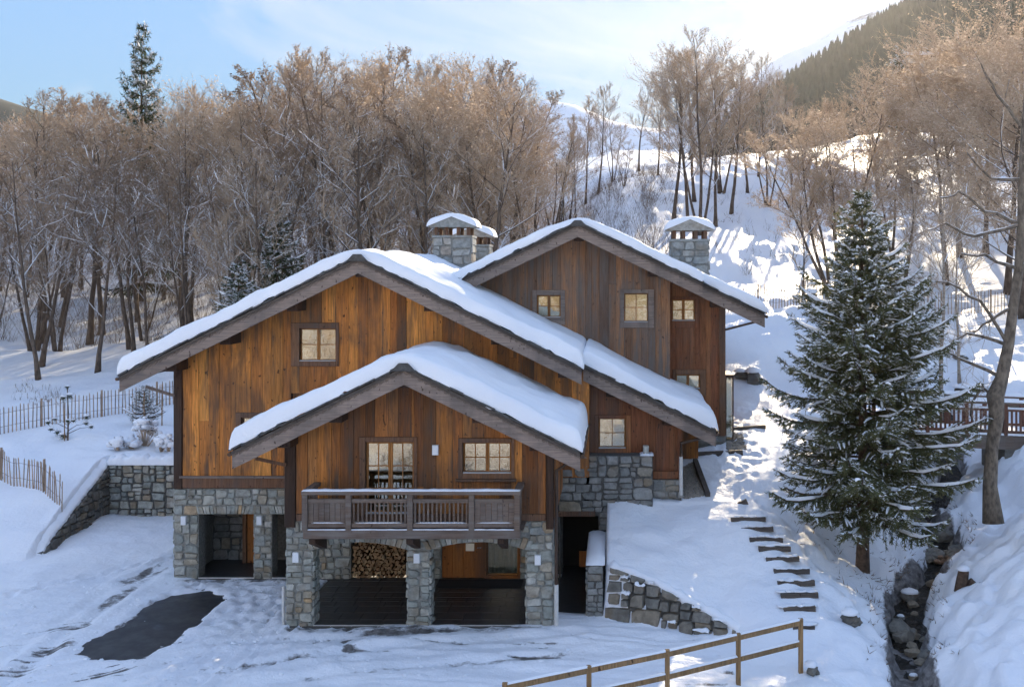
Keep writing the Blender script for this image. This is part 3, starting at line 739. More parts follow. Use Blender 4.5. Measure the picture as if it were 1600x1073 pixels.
# porch interior: ceiling, back wall, side wall, floor
MB().box(XL+.05, XR-.05, YF+.61, 33.0, 2.66, 2.80).build('porch_ceiling', 'dark_timber', CH)
fl = MB().box(XL+.02, XR-.02, YF-.12, 33.2, -.25, .015).build('porch_floor', 'mortar_dark', CH)
y = YF-.10
while y < 33:
    hgt = RNG.choice([.4, .5, .6]); x = XL+.05 - RNG.uniform(0, .4)
    while x < XR-.06:
        wd = RNG.uniform(.5, .95); a, b = max(x, XL+.05), min(x+wd, XR-.06); c, d = y, min(y+hgt, 33.15)
        if b-a > .08: z = .030+RNG.uniform(0, .006); MB().add([(a+.008,c+.008,.0),(b-.008,c+.008,.0),(b-.008,d-.008,.0),(a+.008,d-.008,.0),(a+.014,c+.014,z),(b-.014,c+.014,z),(b-.014,d-.014,z),(a+.014,d-.014,z)],[(4,5,6,7),(0,1,5,4),(1,2,6,5),(2,3,7,6),(3,0,4,7)]).build('floor_tile', 'slate_floor', fl)
        x += wd
    y += hgt
for (a, b) in ((PL[0][1], PL[1][0]), (PL[1][1], PL[2][0])):
    MB().box(a, b, YF-.02, YF+.03, .02, .05).build('threshold_strip', 'pipe_white', CH)
YB = 33.0
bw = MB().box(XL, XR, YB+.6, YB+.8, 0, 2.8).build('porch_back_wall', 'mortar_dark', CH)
for (px0, px1) in ((490,548),(636,690),(812,866)):
    a, b = PX(px0,YB), PX(px1,YB); pc = MB().box(a, b, YB+.03, YB+.65, 0, 2.8).build('back_pier', 'mortar', CH)
    stone_face(pc, (a, YB+.03, 0), w=b-a, h=2.7, sw=.34, sh=.26, **FRONT)
a, b = PX(690,YB), PX(757,YB)
dr = MB().cbox(a, b, YB+.10, YB+.18, .03, 2.45).build('door', 'door_wood', CH); dr['label'] = 'plain orange brown wooden door in the porch'
for k in range(4): MB().cbox(a+(b-a)*k/4+.004, a+(b-a)*(k+1)/4-.004, YB+.075, YB+.101, .05, 2.43).build('plank', 'door_wood', dr)
MB().tube([(b-.12, YB+.07, 1.02), (b-.12, YB+.02, 1.02), (b-.24, YB+.02, 1.02)], .012).build('handle', 'metal_sill', dr)
a2, b2 = PX(757,YB), PX(813,YB)
window(YB+.05, (a2+.002, b2-.002, .02, 2.5), (a2+.06, b2-.06, .12, 2.42), nx=1, ny=1, sashes=1, backing='curtain', case='door_wood', sill=False, deep=.06, label='glazed porch door with pale curtain')
cv, cf = [], []
for i in range(41):
    x = a2+.08+(b2-a2-.16)*i/40; y = YB+.22+.035*math.sin(i*1.15)
    cv += [(x,y,.1),(x,y,2.4)]
for i in range(40): cf.append((2*i,2*i+2,2*i+3,2*i+1))
obj('curtain', cv, cf, 'curtain', CH, smooth=True)
# timber lining of the log store
MB().box(PX(548,YB), PX(636,YB), YB+.55, YB+.6, 0, 2.7).build('log_store_lining', 'door_wood', CH)

# ================= balcony
YBAL = 27.4
bal = MB().cbox(PX(474,YBAL), PX(813,YBAL), YBAL-.06, YBAL+.10, PZ(841,YBAL), PZ(827,YBAL), .015).build('balcony', 'balcony_wood', CH)
m = MB(); k = 0; x = PX(476,YBAL)
while x < PX(810,YBAL): m.box(x, x+.14, YBAL+.101, YF-.06, PZ(827,YBAL)-.07, PZ(827,YBAL)-.03); x += .15
m.build('deck', 'balcony_wood', bal)
zt, zm, zbot = PZ(766,YBAL), PZ(782,YBAL), PZ(818,YBAL); zd = PZ(827,YBAL)
posts = [477, 545, 641, 737, 808]
for p in posts: MB().cbox(PX(p,YBAL)-.075, PX(p,YBAL)+.075, YBAL-.075, YBAL+.075, zd-.02, zt-.05, .01).build('post', 'balcony_wood', bal)
MB().cbox(PX(472,YBAL), PX(814,YBAL), YBAL-.11, YBAL+.11, zt-.10, zt, .012).build('handrail', 'balcony_wood', bal)
for xx in (PX(477,YBAL), PX(808,YBAL)):
    MB().box(xx-.09, xx+.09, YBAL+.111, YF-.06, zt-.105, zt-.005).build('handrail', 'balcony_wood', bal)
    for q in range(6): MB().box(xx-.03, xx+.03, YBAL+.2+q*.16, YBAL+.25+q*.16, zd-.02, zt-.11).build('baluster', 'balcony_wood', bal)
for a, b in zip(posts[:-1], posts[1:]):
    x0, x1 = PX(a,YBAL)+.076, PX(b,YBAL)-.076
    MB().cbox(x0, x1, YBAL-.035, YBAL+.035, zm-.055, zm+.055).build('rail', 'balcony_wood', bal)
    MB().cbox(x0, x1, YBAL-.04, YBAL+.04, zbot-.09, zbot+.02).build('rail', 'balcony_wood', bal)
    solid = b-a < 80
    n = 7 if solid else 13
    for k in range(n):
        c = x0+(x1-x0)*(k+.5)/n; hw = (x1-x0)/n/2-.004 if solid else .024
        MB().cbox(c-hw, c+hw, YBAL-.012 + (.006 if k % 2 else 0), YBAL+.018, zbot+.021, zm-.056, .003).build('board' if solid else 'baluster', 'balcony_wood', bal)
    MB().blob(((x0+x1)/2, YBAL-.0, zbot+.025), (x1-x0)/2*.98, .045, .02, RNG, 14, 4, .1, True).build('snow', 'snow', bal, True)
def snow_strip(x0, x1, y0, y1, z, t, parent, rng, name='snow', nseg=40):
    m = MB(); vs = []; prof = [(0,0),(.03,.7),(.25,1),(.75,1),(.97,.7),(1,0)]
    for i in range(nseg+1):
        x = x0+(x1-x0)*i/nseg; k = rng.uniform(.65, 1.15)*min(1, .3+min(i, nseg-i)*.5)
        for a, h in prof: vs.append((x, y0+(y1-y0)*a+rng.uniform(-.008,.008), z+h*t*k))
    fs = [(i*6+j, (i+1)*6+j, (i+1)*6+j+1, i*6+j+1) for i in range(nseg) for j in range(5)]
    fs += [tuple(range(6)), tuple(nseg*6+j for j in range(5,-1,-1))]
    return m.add(vs, fs).build(name, 'snow', parent, True)
snow_strip(PX(473,YBAL), PX(813,YBAL), YBAL-.115, YBAL+.10, zt-.002, .045, bal, RNG)
snow_strip(PX(476,YBAL), PX(811,YBAL), YBAL-.055, YBAL+.0, zd-.002, .025, bal, RNG)
# brackets carrying it
for p in (497, 646, 786):
    x = PX(p, 28); MB().add([(x-.09,YBAL+.05,2.74),(x+.09,YBAL+.05,2.74),(x+.09,YF-.06,2.20),(x-.09,YF-.06,2.20),(x-.09,YF-.06,2.74),(x+.09,YF-.06,2.74),(x-.09,YBAL+.05,2.62),(x+.09,YBAL+.05,2.62)],
        [(6,7,1,0),(0,1,5,4),(6,3,2,7),(0,4,3,6),(1,7,2,5),(3,4,5,2)]).build('bracket', 'dark_timber', bal)

# ================= main gable
YM = 33.0; XML, XM2 = PX(272,YM), PX(921,YM)
zM = PZ(763,YM)
w1o, w1i = R4(455,530,504,572,YM), R4(468,525,513,564,YM)
w2o, w2i = R4(369,432,644,700,YM), R4(377,424,652,695,YM)
plank_wall('gable_wall', YM, XML+.28, XM2, zM+.36, lambda x: GM.z(x)-UND+.05, [w1i, w2i, (PX(445,YM)+.2, PX(864,YM)-.2, 0, 6.0)], 'plank_main', RNG, split=.05)
window(YM, w1o, w1i, nx=2, ny=2, label='two sash window in the upper left gable')
window(YM, w2o, w2i, nx=2, ny=1, label='small window half hidden behind the balcony gable roof')
MB().cbox(XML, XML+.27, YM-.06, YM+.25, zM, GM.z(XML)-UND, .02).build('corner_post', 'dark_timber', CH)
MB().cbox(XML+.28, XL-.02, YM-.05, YM+.2, zM+.02, zM+.35, .02).build('sill_beam', 'beam_brown', CH)
MB().cbox(XML+.2, XL-.02, YM-.10, YM-.04, zM+.345, zM+.42, .01).build('drip_rail', 'beam_grey', CH)
# left stone storey with two openings
op1 = (PX(310,YM), PX(397,YM)); op2 = (PX(425,YM), XL+.4); oz = PZ(803,YM)
core = MB()
core.box(XML, op1[0], YM+.02, YM+.55, -.4, zM); core.box(op1[1], op2[0], YM+.02, YM+.55, -.4, oz)
core.box(op1[0], XL+.5, YM+.02, YM+.55, oz, zM)
sw_ = core.build('stone_storey', 'mortar', CH)
stone_face(sw_, (XML, YM+.02, -.05), w=op1[0]-XML, h=oz+.03, sw=.36, sh=.30, **FRONT)
stone_face(sw_, (op1[1], YM+.02, -.05), w=op2[0]-op1[1], h=oz+.05, sw=.30, sh=.25, **FRONT)
stone_face(sw_, (XML, YM+.02, oz+.30), w=XL-XML, h=zM-oz-.31, sw=.34, sh=.26, **FRONT)
stone_face(sw_, (XML, YM+.02, oz-.02), w=op1[0]-XML-.0, h=.32, sw=.36, sh=.32, **FRONT)
stone_face(sw_, (op1[1]+.05, YM+.02, oz+.0), w=op2[0]-op1[1]-.1, h=.30, sw=.30, sh=.30, **FRONT)
for a, b in ((op1[0], op1[1]+.05), (op2[0]-.05, XL+.02)):
    x = a; o0 = Vector((0, YM+.02, 0)); cx = (a+b)/2
    while x < b-.02:
        wd = RNG.uniform(.08, .17); u1 = min(x+wd, b); hh = .30*RNG.uniform(.85, 1.0); k = .10
        emit_stone([(x,oz),(u1,oz),(u1+(u1-cx)*k,oz+hh),(x+(x-cx)*k,oz+hh)], .02*RNG.random(), o0, Vector((1,0,0)), Vector((0,0,1)), Vector((0,-1,0)), sw_, 'stone', RNG, joint=.008); x = u1
stone_face(sw_, (op1[1]+.0, YM+.02, 0), (0,1,0), .5, oz, .3, .28, N=(1,0,0), small=True)
# side wall of that storey and the rest of the flank
fl_ = MB().box(XML, XML+.4, YM+.3, 46, 0, zM).build('side_wall', 'mortar', CH)
stone_face(fl_, (XML, 41, 0), (0,-1,0), 8, zM, .4, .3, N=(-1,0,0), small=True)
MB().box(XML, XML+.3, YM+.26, 46, zM+.002, GM.z(XML)-UND).build('side_wall', 'plank_main', CH)
# garage interior
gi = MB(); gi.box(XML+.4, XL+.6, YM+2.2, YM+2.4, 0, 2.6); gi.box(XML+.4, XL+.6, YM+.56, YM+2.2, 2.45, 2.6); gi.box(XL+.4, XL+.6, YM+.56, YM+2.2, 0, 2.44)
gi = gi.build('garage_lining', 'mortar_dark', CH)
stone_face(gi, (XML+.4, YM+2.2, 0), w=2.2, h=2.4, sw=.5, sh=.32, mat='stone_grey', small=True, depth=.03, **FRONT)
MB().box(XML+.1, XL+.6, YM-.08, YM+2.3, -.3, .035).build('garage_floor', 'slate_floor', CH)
for a, b in (op1, (op2[0], XL)): MB().box(a, b, YM-.02, YM+.02, .036, .07).build('threshold_strip', 'pipe_white', CH)
gd = MB().cbox(PX(384,34.6), PX(402,34.6), YM+1.75, YM+1.83, .04, 2.2).build('door', 'door_wood', CH); gd['label'] = 'half open wooden garage door'
MB().cbox(PX(377,34.6), PX(383,34.6), YM+1.7, YM+2.2, .04, 2.3).build('door_frame', 'beam_brown', CH)
# right hand wing of the main gable
YX = 33.6; XX1 = PX(1065,YX)
w3o, w3i = R4(929,986,648,708,YX), R4(935,978,653,700,YX)
plank_wall('gable_wall', YX, XM2+.002, XX1, 2.5, lambda x: GM.z(x)-UND+.04, [w3i], 'plank_red', RNG, .16, .26)
window(YX, w3o, w3i, nx=2, ny=2, sashes=1, label='single sash window above the grey stone wall', case='plank_red')
MB().box(XM2-.18, XM2, YM+.03, YX+.2, 2.5, GM.z(XM2)-UND).build('return_wall', 'dark_timber', CH)
YS = 33.0; sx0, sx1, szt = XR-.1, PX(1020,YS), PZ(712,YS)
dx0, dx1 = XR-.05, PX(935,YS); dz = PZ(806,YS)
core = MB(); core.box(sx0, dx0, YS+.03, YX-.01, -.3, szt); core.box(dx0, dx1, YS+.03, YX-.01, dz, szt); core.box(dx1, sx1, YS+.03, YX-.01, -.3, szt)
sg = core.build('stone_storey', 'mortar_dark', CH)
stone_face(sg, (sx0, YS+.03, dz+.12), w=sx1-sx0, h=szt-dz-.12, sw=.42, sh=.27, mat='stone_grey', **FRONT)
stone_face(sg, (dx1+.02, YS+.03, 0), w=sx1-dx1-.02, h=dz+.12, sw=.42, sh=.27, mat='stone_grey', **FRONT)
MB().cbox(PX(864,YS), PX(930,YS), YS-.08, YS+.10, PZ(806,YS), PZ(798,YS), .012).build('lintel', 'beam_brown', CH)
snow_strip(PX(1000,YS), sx1+.03, YS-.0, YX-.02, szt, .06, CH, RNG, nseg=10)
MB().cbox(PX(1005,YS), PX(1014,YS), YS+.15, YS+.4, szt+.0, szt+.28, .03).build('cap_stone', 'stone', CH)
# plinth under the wing, right of the stone wall
pl = MB().box(sx1+.01, XX1+.05, YX-.16, YX+.2, 1.8, PZ(748,YX)).build('plinth', 'mortar', CH)
stone_face(pl, (sx1+.01, YX-.16, 2.0), w=XX1-sx1+.04, h=PZ(748,YX)-2.0, sw=.45, sh=.26, mat='stone_grey', **FRONT)
MB().cbox(sx1+.02, XX1-.1, YX-.12, YX-.02, PZ(747,YX), PZ(735,YX), .015).build('sill_beam', 'plank_red', CH)
MB().cbox(XX1-.15, XX1+.02, YX-.10, YX+.1, PZ(747,YX), GM.z(XX1)-UND-.05, .015).build('corner_post', 'plank_red', CH)
# passage: floor, dark back and inner door panel
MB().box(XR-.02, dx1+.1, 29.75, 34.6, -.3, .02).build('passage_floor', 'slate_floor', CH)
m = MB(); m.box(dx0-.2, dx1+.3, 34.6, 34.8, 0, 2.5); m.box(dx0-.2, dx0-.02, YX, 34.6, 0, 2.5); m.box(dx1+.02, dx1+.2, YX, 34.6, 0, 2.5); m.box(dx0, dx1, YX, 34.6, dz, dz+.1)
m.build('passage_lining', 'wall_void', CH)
MB().cbox(PX(905,33.3), PX(918,33.3), 33.2, 33.26, .35, .85).build('meter_box', 'door_wood', CH)
pw = MB().box(-.77, -.33, 29.3, 32.98, -.3, 1.54).build('passage_wall', 'mortar_dark', CH)
stone_face(pw, (-.78, 29.3, -.1), w=.46, h=1.62, sw=.26, sh=.2, mat='stone_grey', **FRONT)
stone_face(pw, (-.77, 32.9, 0), (0,-1,0), 3.6, 1.5, .4, .26, mat='stone_grey', N=(-1,0,0), small=True)
snow_strip(-.82, -.27, 29.22, 32.95, 1.535, .12, CH, RNG, nseg=8)

# ================= rear gable
YR = 38.0; XRm = PX(1047,YR); XRe = PX(1133,38.5)
r1o, r1i = R4(832,883,453,507,YR), R4(839,876,461,496,YR)
r2o, r2i = R4(969,1022,452,512,YR), R4(975,1013,458,503,YR)
plank_wall('gable_wall', YR, -7.2, XRm, 4.5, lambda x: GR.z(x)-UND+.05, [r1i, r2i], 'plank_rear', RNG, .2, .36, split=.3)
window(YR, r1o, r1i, 2, 2, 2, 'blind', 'beam_grey', label='left window of the rear gable with closed cream blind')
window(YR, r2o, r2i, 2, 2, 1, 'blind', 'beam_grey', label='larger middle window of the rear gable with cream blind')
YR2 = 38.5
r3o, r3i = R4(1046,1092,463,512,YR2), R4(1049,1086,468,501,YR2)
r4o, r4i = R4(1051,1103,577,618,YR2), R4(1056,1094,585,607,YR2)
r3o = (XRm+.06, r3o[1], r3o[2], r3o[3]); r3i = (XRm+.10, r3i[1], r3i[2], r3i[3])
plank_wall('gable_wall', YR2, XRm+.002, XRe, 3.75, lambda x: GR.z(x)-UND+.05, [r3i, r4i], 'plank_red', RNG, .17, .3)
window(YR2, r3o, r3i, 2, 2, 2, 'blind', 'plank_red', label='small window at the right of the rear gable')
window(YR2, r4o, r4i, 2, 1, 2, 'blind', 'beam_brown', label='low two light window near the glazed side entrance')
MB().box(XRm-.16, XRm, YR+.03, YR2+.2, 4.5, GR.z(XRm)-UND).build('return_wall', 'dark_timber', CH)
MB().cbox(XRe-.22, XRe+.01, YR2-.05, YR2+.2, 3.4, GR.z(XRe)-UND, .015).build('corner_post', 'beam_brown', CH)
MB().box(XRe-.2, XRe, YR2+.21, 49, 3, GR.z(XRe)-UND).build('side_wall', 'plank_red', CH)
rp = MB().box(PX(1090,YR2), XRe+.03, YR2-.12, YR2+.2, 2.6, 3.74).build('plinth', 'mortar', CH)
stone_face(rp, (PX(1090,YR2), YR2-.12, 2.9), w=XRe-PX(1090,YR2), h=.8, sw=.5, sh=.3, mat='stone_grey', **FRONT)
MB().cbox(PX(1066,36.4), PX(1091,36.4), 36.4, 36.55, PZ(742,36.4), PZ(664,36.4)).build('lean_to_panel', 'plank_front', CH)
# glazed side entrance
ge = MB(); a, b, y0, y1, z0, z1 = XRe+.02, XRe+.34, 38.7, 40.2, 3.3, PZ(590,38.7)
for xx in (a, b-.05):
    for yy in (y0, y1): ge.box(xx, xx+.05, yy-.05, yy, z0, z1)
ge.box(a, b, y0-.06, y1+.01, z1, z1+.12)
ge = ge.build('glazed_entrance', 'pipe_brown', CH); 
MB().box(a+.05, b-.05, y0-.03, y0-.02, z0+.05, z1-.02).build('pane', 'glass', ge); MB().box(b-.03, b-.02, y0, y1-.05, z0+.05, z1-.02).build('pane', 'glass', ge)
MB().box(a+.05, b-.06, y0+.35, y0+.37, z0, z1-.05).build('blind', 'blind', ge)

# ================= roofs
def roof(g, x0, x1, y0, y1, nm, snow_t, seed, barge=True, purl=(), wallY=None, trim_l=True, trim_r=True, snow_x=None, over=(.07,.07), endbulge=0):
    rng = random.Random(seed)
    m = MB()
    xs_ = [x0] + ([g.xr] if x0 < g.xr < x1 else []) + [x1]
    for a, b in zip(xs_[:-1], xs_[1:]):
        za, zb = g.z(a), g.z(b)
        m.add([(a,y0,za-.24),(b,y0,zb-.24),(b,y0,zb-.05),(a,y0,za-.05),(a,y1,za-.24),(b,y1,zb-.24),(b,y1,zb-.05),(a,y1,za-.05)],
              [(0,1,2,3),(7,6,5,4),(0,4,5,1),(1,5,6,2),(2,6,7,3),(3,7,4,0)])
    r = m.build('roof', 'dark_timber', CH)
    # bargeboards with carved scroll
    for a, b in zip(xs_[:-1], xs_[1:]):
        za, zb = g.z(a)-.10, g.z(b)-.10; bh = .46
        q = MB().add([(a,y0-.07,za-bh),(b,y0-.07,zb-bh),(b,y0-.07,zb),(a,y0-.07,za),(a,y0-.004,za-bh),(b,y0-.004,zb-bh),(b,y0-.004,zb),(a,y0-.004,za)],
              [(0,1,2,3),(7,6,5,4),(0,4,5,1),(1,5,6,2),(2,6,7,3),(3,7,4,0)]).build('bargeboard', 'beam_grey', CH)
        # upper moulding and a row of carved teeth
        MB().add([(a,y0-.115,za-.07),(b,y0-.115,zb-.07),(b,y0-.115,zb+.02),(a,y0-.115,za+.02),(a,y0-.071,za-.07),(b,y0-.071,zb-.07),(b,y0-.071,zb+.02),(a,y0-.071,za+.02)],
              [(0,1,2,3),(7,6,5,4),(0,4,5,1),(1,5,6,2),(2,6,7,3),(3,7,4,0)]).build('moulding', 'dark_fascia', q)
        cvd = MB(); L = abs(b-a); n = int(L/.17); sgn = (zb-za)/(b-a)
        for k in range(n):
            u = a+(b-a)*(k+.5)/n; zc = za+(u-a)*sgn; wd = .075
            arc = [(-wd,-.085),(wd,-.085),(wd*.95,-.13),(wd*.5,-.115),(wd*.1,-.150),(-wd*.5,-.165),(-wd*.95,-.14)]
            cvd.prism([(u+p, zc+p*sgn+s) for p, s in arc], y0-.088, y0-.0705)
        cvd.build('carving', 'carving_shade_wood', q)
        # slates showing under the snow
        u = a
        while u < b-.02:
            wd = min(rng.uniform(.22, .5), b-u); v = u+wd; t_ = rng.uniform(.04, .075); dy = rng.uniform(.13, .2); lift = rng.choice([0, .012, .025])
            s0, s1 = g.z(u)-.075, g.z(v)-.075
            MB().add([(u,y0-dy,s0+lift),(v-.006,y0-dy-rng.uniform(-.02,.02),s1+lift+rng.uniform(0,.015)),(v-.006,y0+.4,s1+lift),(u,y0+.4,s0+lift),
                      (u,y0-dy,s0+lift+t_),(v-.006,y0-dy,s1+lift+t_+rng.uniform(0,.015)),(v-.006,y0+.4,s1+lift+t_),(u,y0+.4,s0+lift+t_)],
                     [(3,2,1,0),(4,5,6,7),(0,1,5,4),(1,2,6,5),(2,3,7,6),(3,0,4,7)]).build('slate', 'slate', r)
            u = v
    if x0 < g.xr < x1:
        MB().prism([(g.xr-.32, g.z(g.xr-.32)-.02),(g.xr+.32, g.z(g.xr+.32)-.02),(g.xr+.12, g.zr+.03),(g.xr-.12, g.zr+.03)], y0-.22, y0+.5).build('ridge_slate', 'slate', r)
    for px_ in purl:
        z = g.z(px_)-UND-.02
        MB().cbox(px_-.17, px_+.17, y0+.25, wallY+.05, z-.36, z-.02 if px_ != g.xr else z-.12, .05).build('purlin', 'dark_timber', CH)
    # eaves boards / gutters
    for xe, s in ((x0, -1), (x1, 1)):
        if (s < 0 and trim_l) or (s > 0 and trim_r):
            MB().tube([(xe+s*.06, y0-.12, g.z(xe)-.16), (xe+s*.06, y1, g.z(xe)-.16)], .055, 8).build('gutter', 'pipe_brown', CH)
    # snow blanket
    sx0, sx1 = snow_x or (x0-over[0], x1+over[1]); sy0, sy1 = y0-.13, y1
    def clust(a, b, n, ed):
        e = [0,.02,.06,.12,.2,.3]; L = b-a
        left = [a+ed*k for k in e]; right = [b-ed*k for k in e[::-1]]
        mid = list(np.linspace(a+ed*.42, b-ed*.42, n)); return np.array(left+mid+right)
    us = clust(sx0, sx1, int((sx1-sx0)/.16), 1.0); vs_ = clust(sy0, sy1, int((sy1-sy0)/.22), 1.0)
    U, V = np.meshgrid(us, vs_)
    de = np.minimum(np.minimum(U-sx0, sx1-U)*.9, np.minimum(V-sy0, (sy1-V)+.3))
    rr = .17; q = np.clip(de/rr, 0, 1); e = np.sqrt(np.clip(1-(1-q)**2, 0, 1))
    base = g.zr - g.sl*np.abs(U-g.xr) - .035
    ab = np.sqrt((U-g.xr)**2+.55**2)
    top = g.zr - g.sl*(ab-.30) + snow_t*(1+.42*fbm(U/1.5, V/1.5, 3, seed)+.22*fbm(U/.45, V/.45, 3, seed+9)) + endbulge*sstep(1.6, .2, np.minimum(U-sx0, sx1-U))
    Z = base + e*(top-base)
    jx = .05*fbm(V/.35, U/.35, 3, seed+3)*(np.minimum(U-sx0, sx1-U) < .01)
    jy = .06*fbm(U/.30, V/.35, 3, seed+4)*((V-sy0) < .01)
    # the lower edge is ragged where slates show
    Z = Z + ((V-sy0) < .01)*(.11*fbm(U/.25, V, 3, seed+6)+.03)
    nu, nv = len(us), len(vs_)
    verts = np.stack([(U+jx).ravel(), (V+jy).ravel(), Z.ravel()], 1)
    faces = [(j*nu+i, j*nu+i+1, (j+1)*nu+i+1, (j+1)*nu+i) for j in range(nv-1) for i in range(nu-1)]
    s = obj('roof_snow', verts, faces, 'snow', r, True)
    return r
roof(GP, -10.28, -.92, 27.6, 33.02, 'front', .36, 3, purl=(GP.xr, -7.6, -9.0, -3.7, -2.15), wallY=YF, endbulge=.08)
roof(GM, -15.34, -1.02, 31.8, 46.2, 'main', .31, 13, purl=(GM.xr, -10.1, -12.2, -13.9, -5.8, -3.7, -1.6), wallY=YM, trim_r=False)
roof(GM, -1.0, 3.26, 33.0, 46.2, 'wing', .31, 23, purl=(-.1, 1.75), wallY=YX, trim_l=False, endbulge=.08)
roof(GR, -6.3, 3.17, 36.8, 50, 'rear', .25, 33, purl=(GR.xr, 1.4), wallY=YR, trim_r=False, trim_l=False)
roof(GR, 3.19, 5.5, 37.5, 50, 'rear wing', .25, 43, purl=(3.75,), wallY=YR2, trim_l=False)
# struts carrying the left and right eaves
MB().bar((PX(228,32.4), 32.4, PZ(604,32.4)), (XML+.05, 32.9, PZ(618,32.9)), .1, .1).build('strut', 'beam_grey', CH)
MB().bar((PX(1180,37.8), 37.8, PZ(503,37.8)), (XRe, 38.4, PZ(515,38.4)), .08, .08).build('strut', 'pipe_brown', CH)
MB().bar((PX(400,28.0), 28.0, PZ(716,28.0)), (XL+.05, 28.5, PZ(726,28.5)), .09, .09).build('strut', 'beam_brown', CH)
# snow guards poking out of the roof snow
for (px, py, Y) in ((407,671,29.2),(876,672,29.0),(875,546,32.6)):
    p = P3(px, py, Y); MB().tube([p+Vector((0,.3,-.05)), p, p+Vector((0,-.06,.05))], .035, 6).build('snow_hook', 'slate', CH)

# ================= chimneys
def chimney(x0, x1, y0, y1, z0, zt, seed):
    rng = random.Random(seed)
    c = MB().box(x0, x1, y0, y1, z0, zt).build('chimney', 'mortar', CH)
    for o0, U, N, w in (((x0,y0,z0),(1,0,0),(0,-1,0),x1-x0),((x1,y0,z0),(0,1,0),(1,0,0),y1-y0),((x0,y1,z0),(0,-1,0),(-1,0,0),y1-y0)):
        stone_face(c, o0, U, w, zt-z0, .46, .34, 'stone_chimney', N=N, rng=rng, jit=.12, small=(N[1] == 0))
    MB().box(x0-.06, x1+.06, y0-.06, y1+.06, zt, zt+.09).build('ledge', 'stone_chimney', c)
    h = .34
    for xx in (x0+.05, (x0+x1)/2-.32, (x0+x1)/2+.18, x1-.19):
        for yy in (y0+.03, y1-.17): MB().box(xx, xx+.14, yy, yy+.14, zt+.091, zt+.09+h).build('cap_post', 'beam_brown', c)
    zc = zt+.09+h; m = MB()
    xm = (x0+x1)/2
    m.prism([(x0-.16,zc),(x1+.16,zc),(x1+.2,zc+.06),(xm,zc+.46),(x0-.2,zc+.06)], y0-.14, y1+.14); m.build('cap', 'stone_chimney', c)
    # snow bonnet
    sx0, sx1, sy0, sy1 = x0-.26, x1+.26, y0-.2, y1+.2
    us = np.array([0,.015,.05,.1,.18,.28,.4,.5,.6,.72,.82,.9,.95,.985,1])*(sx1-sx0)+sx0; vv = np.array([0,.015,.05,.1,.18,.3,.5,.7,.82,.9,.95,.985,1])*(sy1-sy0)+sy0
    U, V = np.meshgrid(us, vv); de = np.minimum(np.minimum(U-sx0, sx1-U), np.minimum(V-sy0, sy1-V)); q = np.clip(de/.28, 0, 1); e = np.sqrt(np.clip(1-(1-q)**2,0,1))
    base = zc+.46-.40/(x1-xm+.2)*np.abs(U-xm)-.02; top = zc+.66-.33/(x1-xm+.2)*(np.sqrt((U-xm)**2+.16)-.2)+.05*fbm(U/.5, V/.5, 2, seed)
    Z = base+e*(top-base); nu, nv = len(us), len(vv)
    obj('cap_snow', np.stack([U.ravel(), V.ravel(), Z.ravel()], 1), [(j*nu+i, j*nu+i+1, (j+1)*nu+i+1, (j+1)*nu+i) for j in range(nv-1) for i in range(nu-1)], 'snow', c, True)
Yc = 43.0; chimney(PX(677,Yc), PX(736,Yc), Yc, Yc+1.3, 8.5, PZ(371,Yc), 1)
Yc = 46.5; chimney(PX(712,Yc), PX(763,Yc), Yc, Yc+1.3, 9, PZ(385,Yc), 2)
Yc = 41.0; chimney(PX(1049,Yc), PX(1107,Yc), Yc, Yc+1.2, 8.3, PZ(377,Yc), 3)

# ================= rainwater pipes
def downpipe(x, y, ztop, zmid, zbot, elbow=None):
    pts = ([elbow] if elbow else []) + [(x, y, ztop), (x, y, zmid)]
    d = MB().tube(pts, .05, 8).build('downpipe', 'pipe_brown', CH)
    if zbot < zmid: MB().tube([(x, y, zmid+.06), (x, y, zbot)], .062, 8).build('downpipe_foot', 'pipe_white', d)
x = PX(868,28.7); downpipe(x+.03, 28.55, PZ(735,28.55), PZ(916,28.55), -.05, (PX(905,28.3), 28.3, PZ(712,28.3)))
downpipe(PX(1064,33.35), 33.35, PZ(692,33.35), PZ(716,33.35), PZ(773,33.35), (PX(1098,33.2), 33.2, PZ(684,33.2)))
MB().tube([(PX(443,28.7), 28.7, PZ(915,28.7)), (PX(443,28.7), 28.7, -.05)], .05, 8).build('downpipe_foot', 'pipe_white', CH)

# ================= make the stones: the largest as pieces, the rest joined
def make_stones(limit=285):
    bykey = {}
    for s in STONES: bykey.setdefault(s[5], []).append(s)
    for key, L in bykey.items():
        L.sort(key=lambda s: -s[0]); rest = {}
        for k, (A, par, vs, fs, mat, _) in enumerate(L):
            if k < limit: obj('stone', vs, fs, mat, par)
            else: rest.setdefault((par.name, mat), (par, MB()))[1].add(vs, fs)
        for (pn, mat), (par, m) in rest.items(): m.build('rubble_stones', mat, par, kind='stuff')
    STONES.clear()
make_stones()

# ================= things on and by the house
def wall_lamp(px, py, Y, label):
    p = P3(px, py, Y); t_ = thing('wall_lamp', p, label, 'lamp', 'white box lamps on the chalet')
    MB().cbox(p.x-.085, p.x+.085, Y-.12, Y-.03, p.z-.14, p.z+.14, .012).build('lamp_shade', 'lamp_white', t_)
    MB().box(p.x-.05, p.x+.05, Y-.029, Y+.03, p.z-.09, p.z+.09).build('back_plate', 'pipe_brown', t_)
wall_lamp(288.5, 812, YM, 'white box lamp on the stone pier at the left corner of the chalet')
wall_lamp(406.5, 812, YM, 'white box lamp on the narrow pier between the two garage openings')
wall_lamp(463.5, 869, YF, 'white box lamp on the left stone pillar of the arcade')
wall_lamp(652, 870, YF, 'white box lamp on the middle stone pillar of the arcade')
wall_lamp(840.5, 873, YF, 'white box lamp on the right stone pillar of the arcade')
wall_lamp(681, 702, YF-.03, 'white box lamp on the planks between balcony door and window')
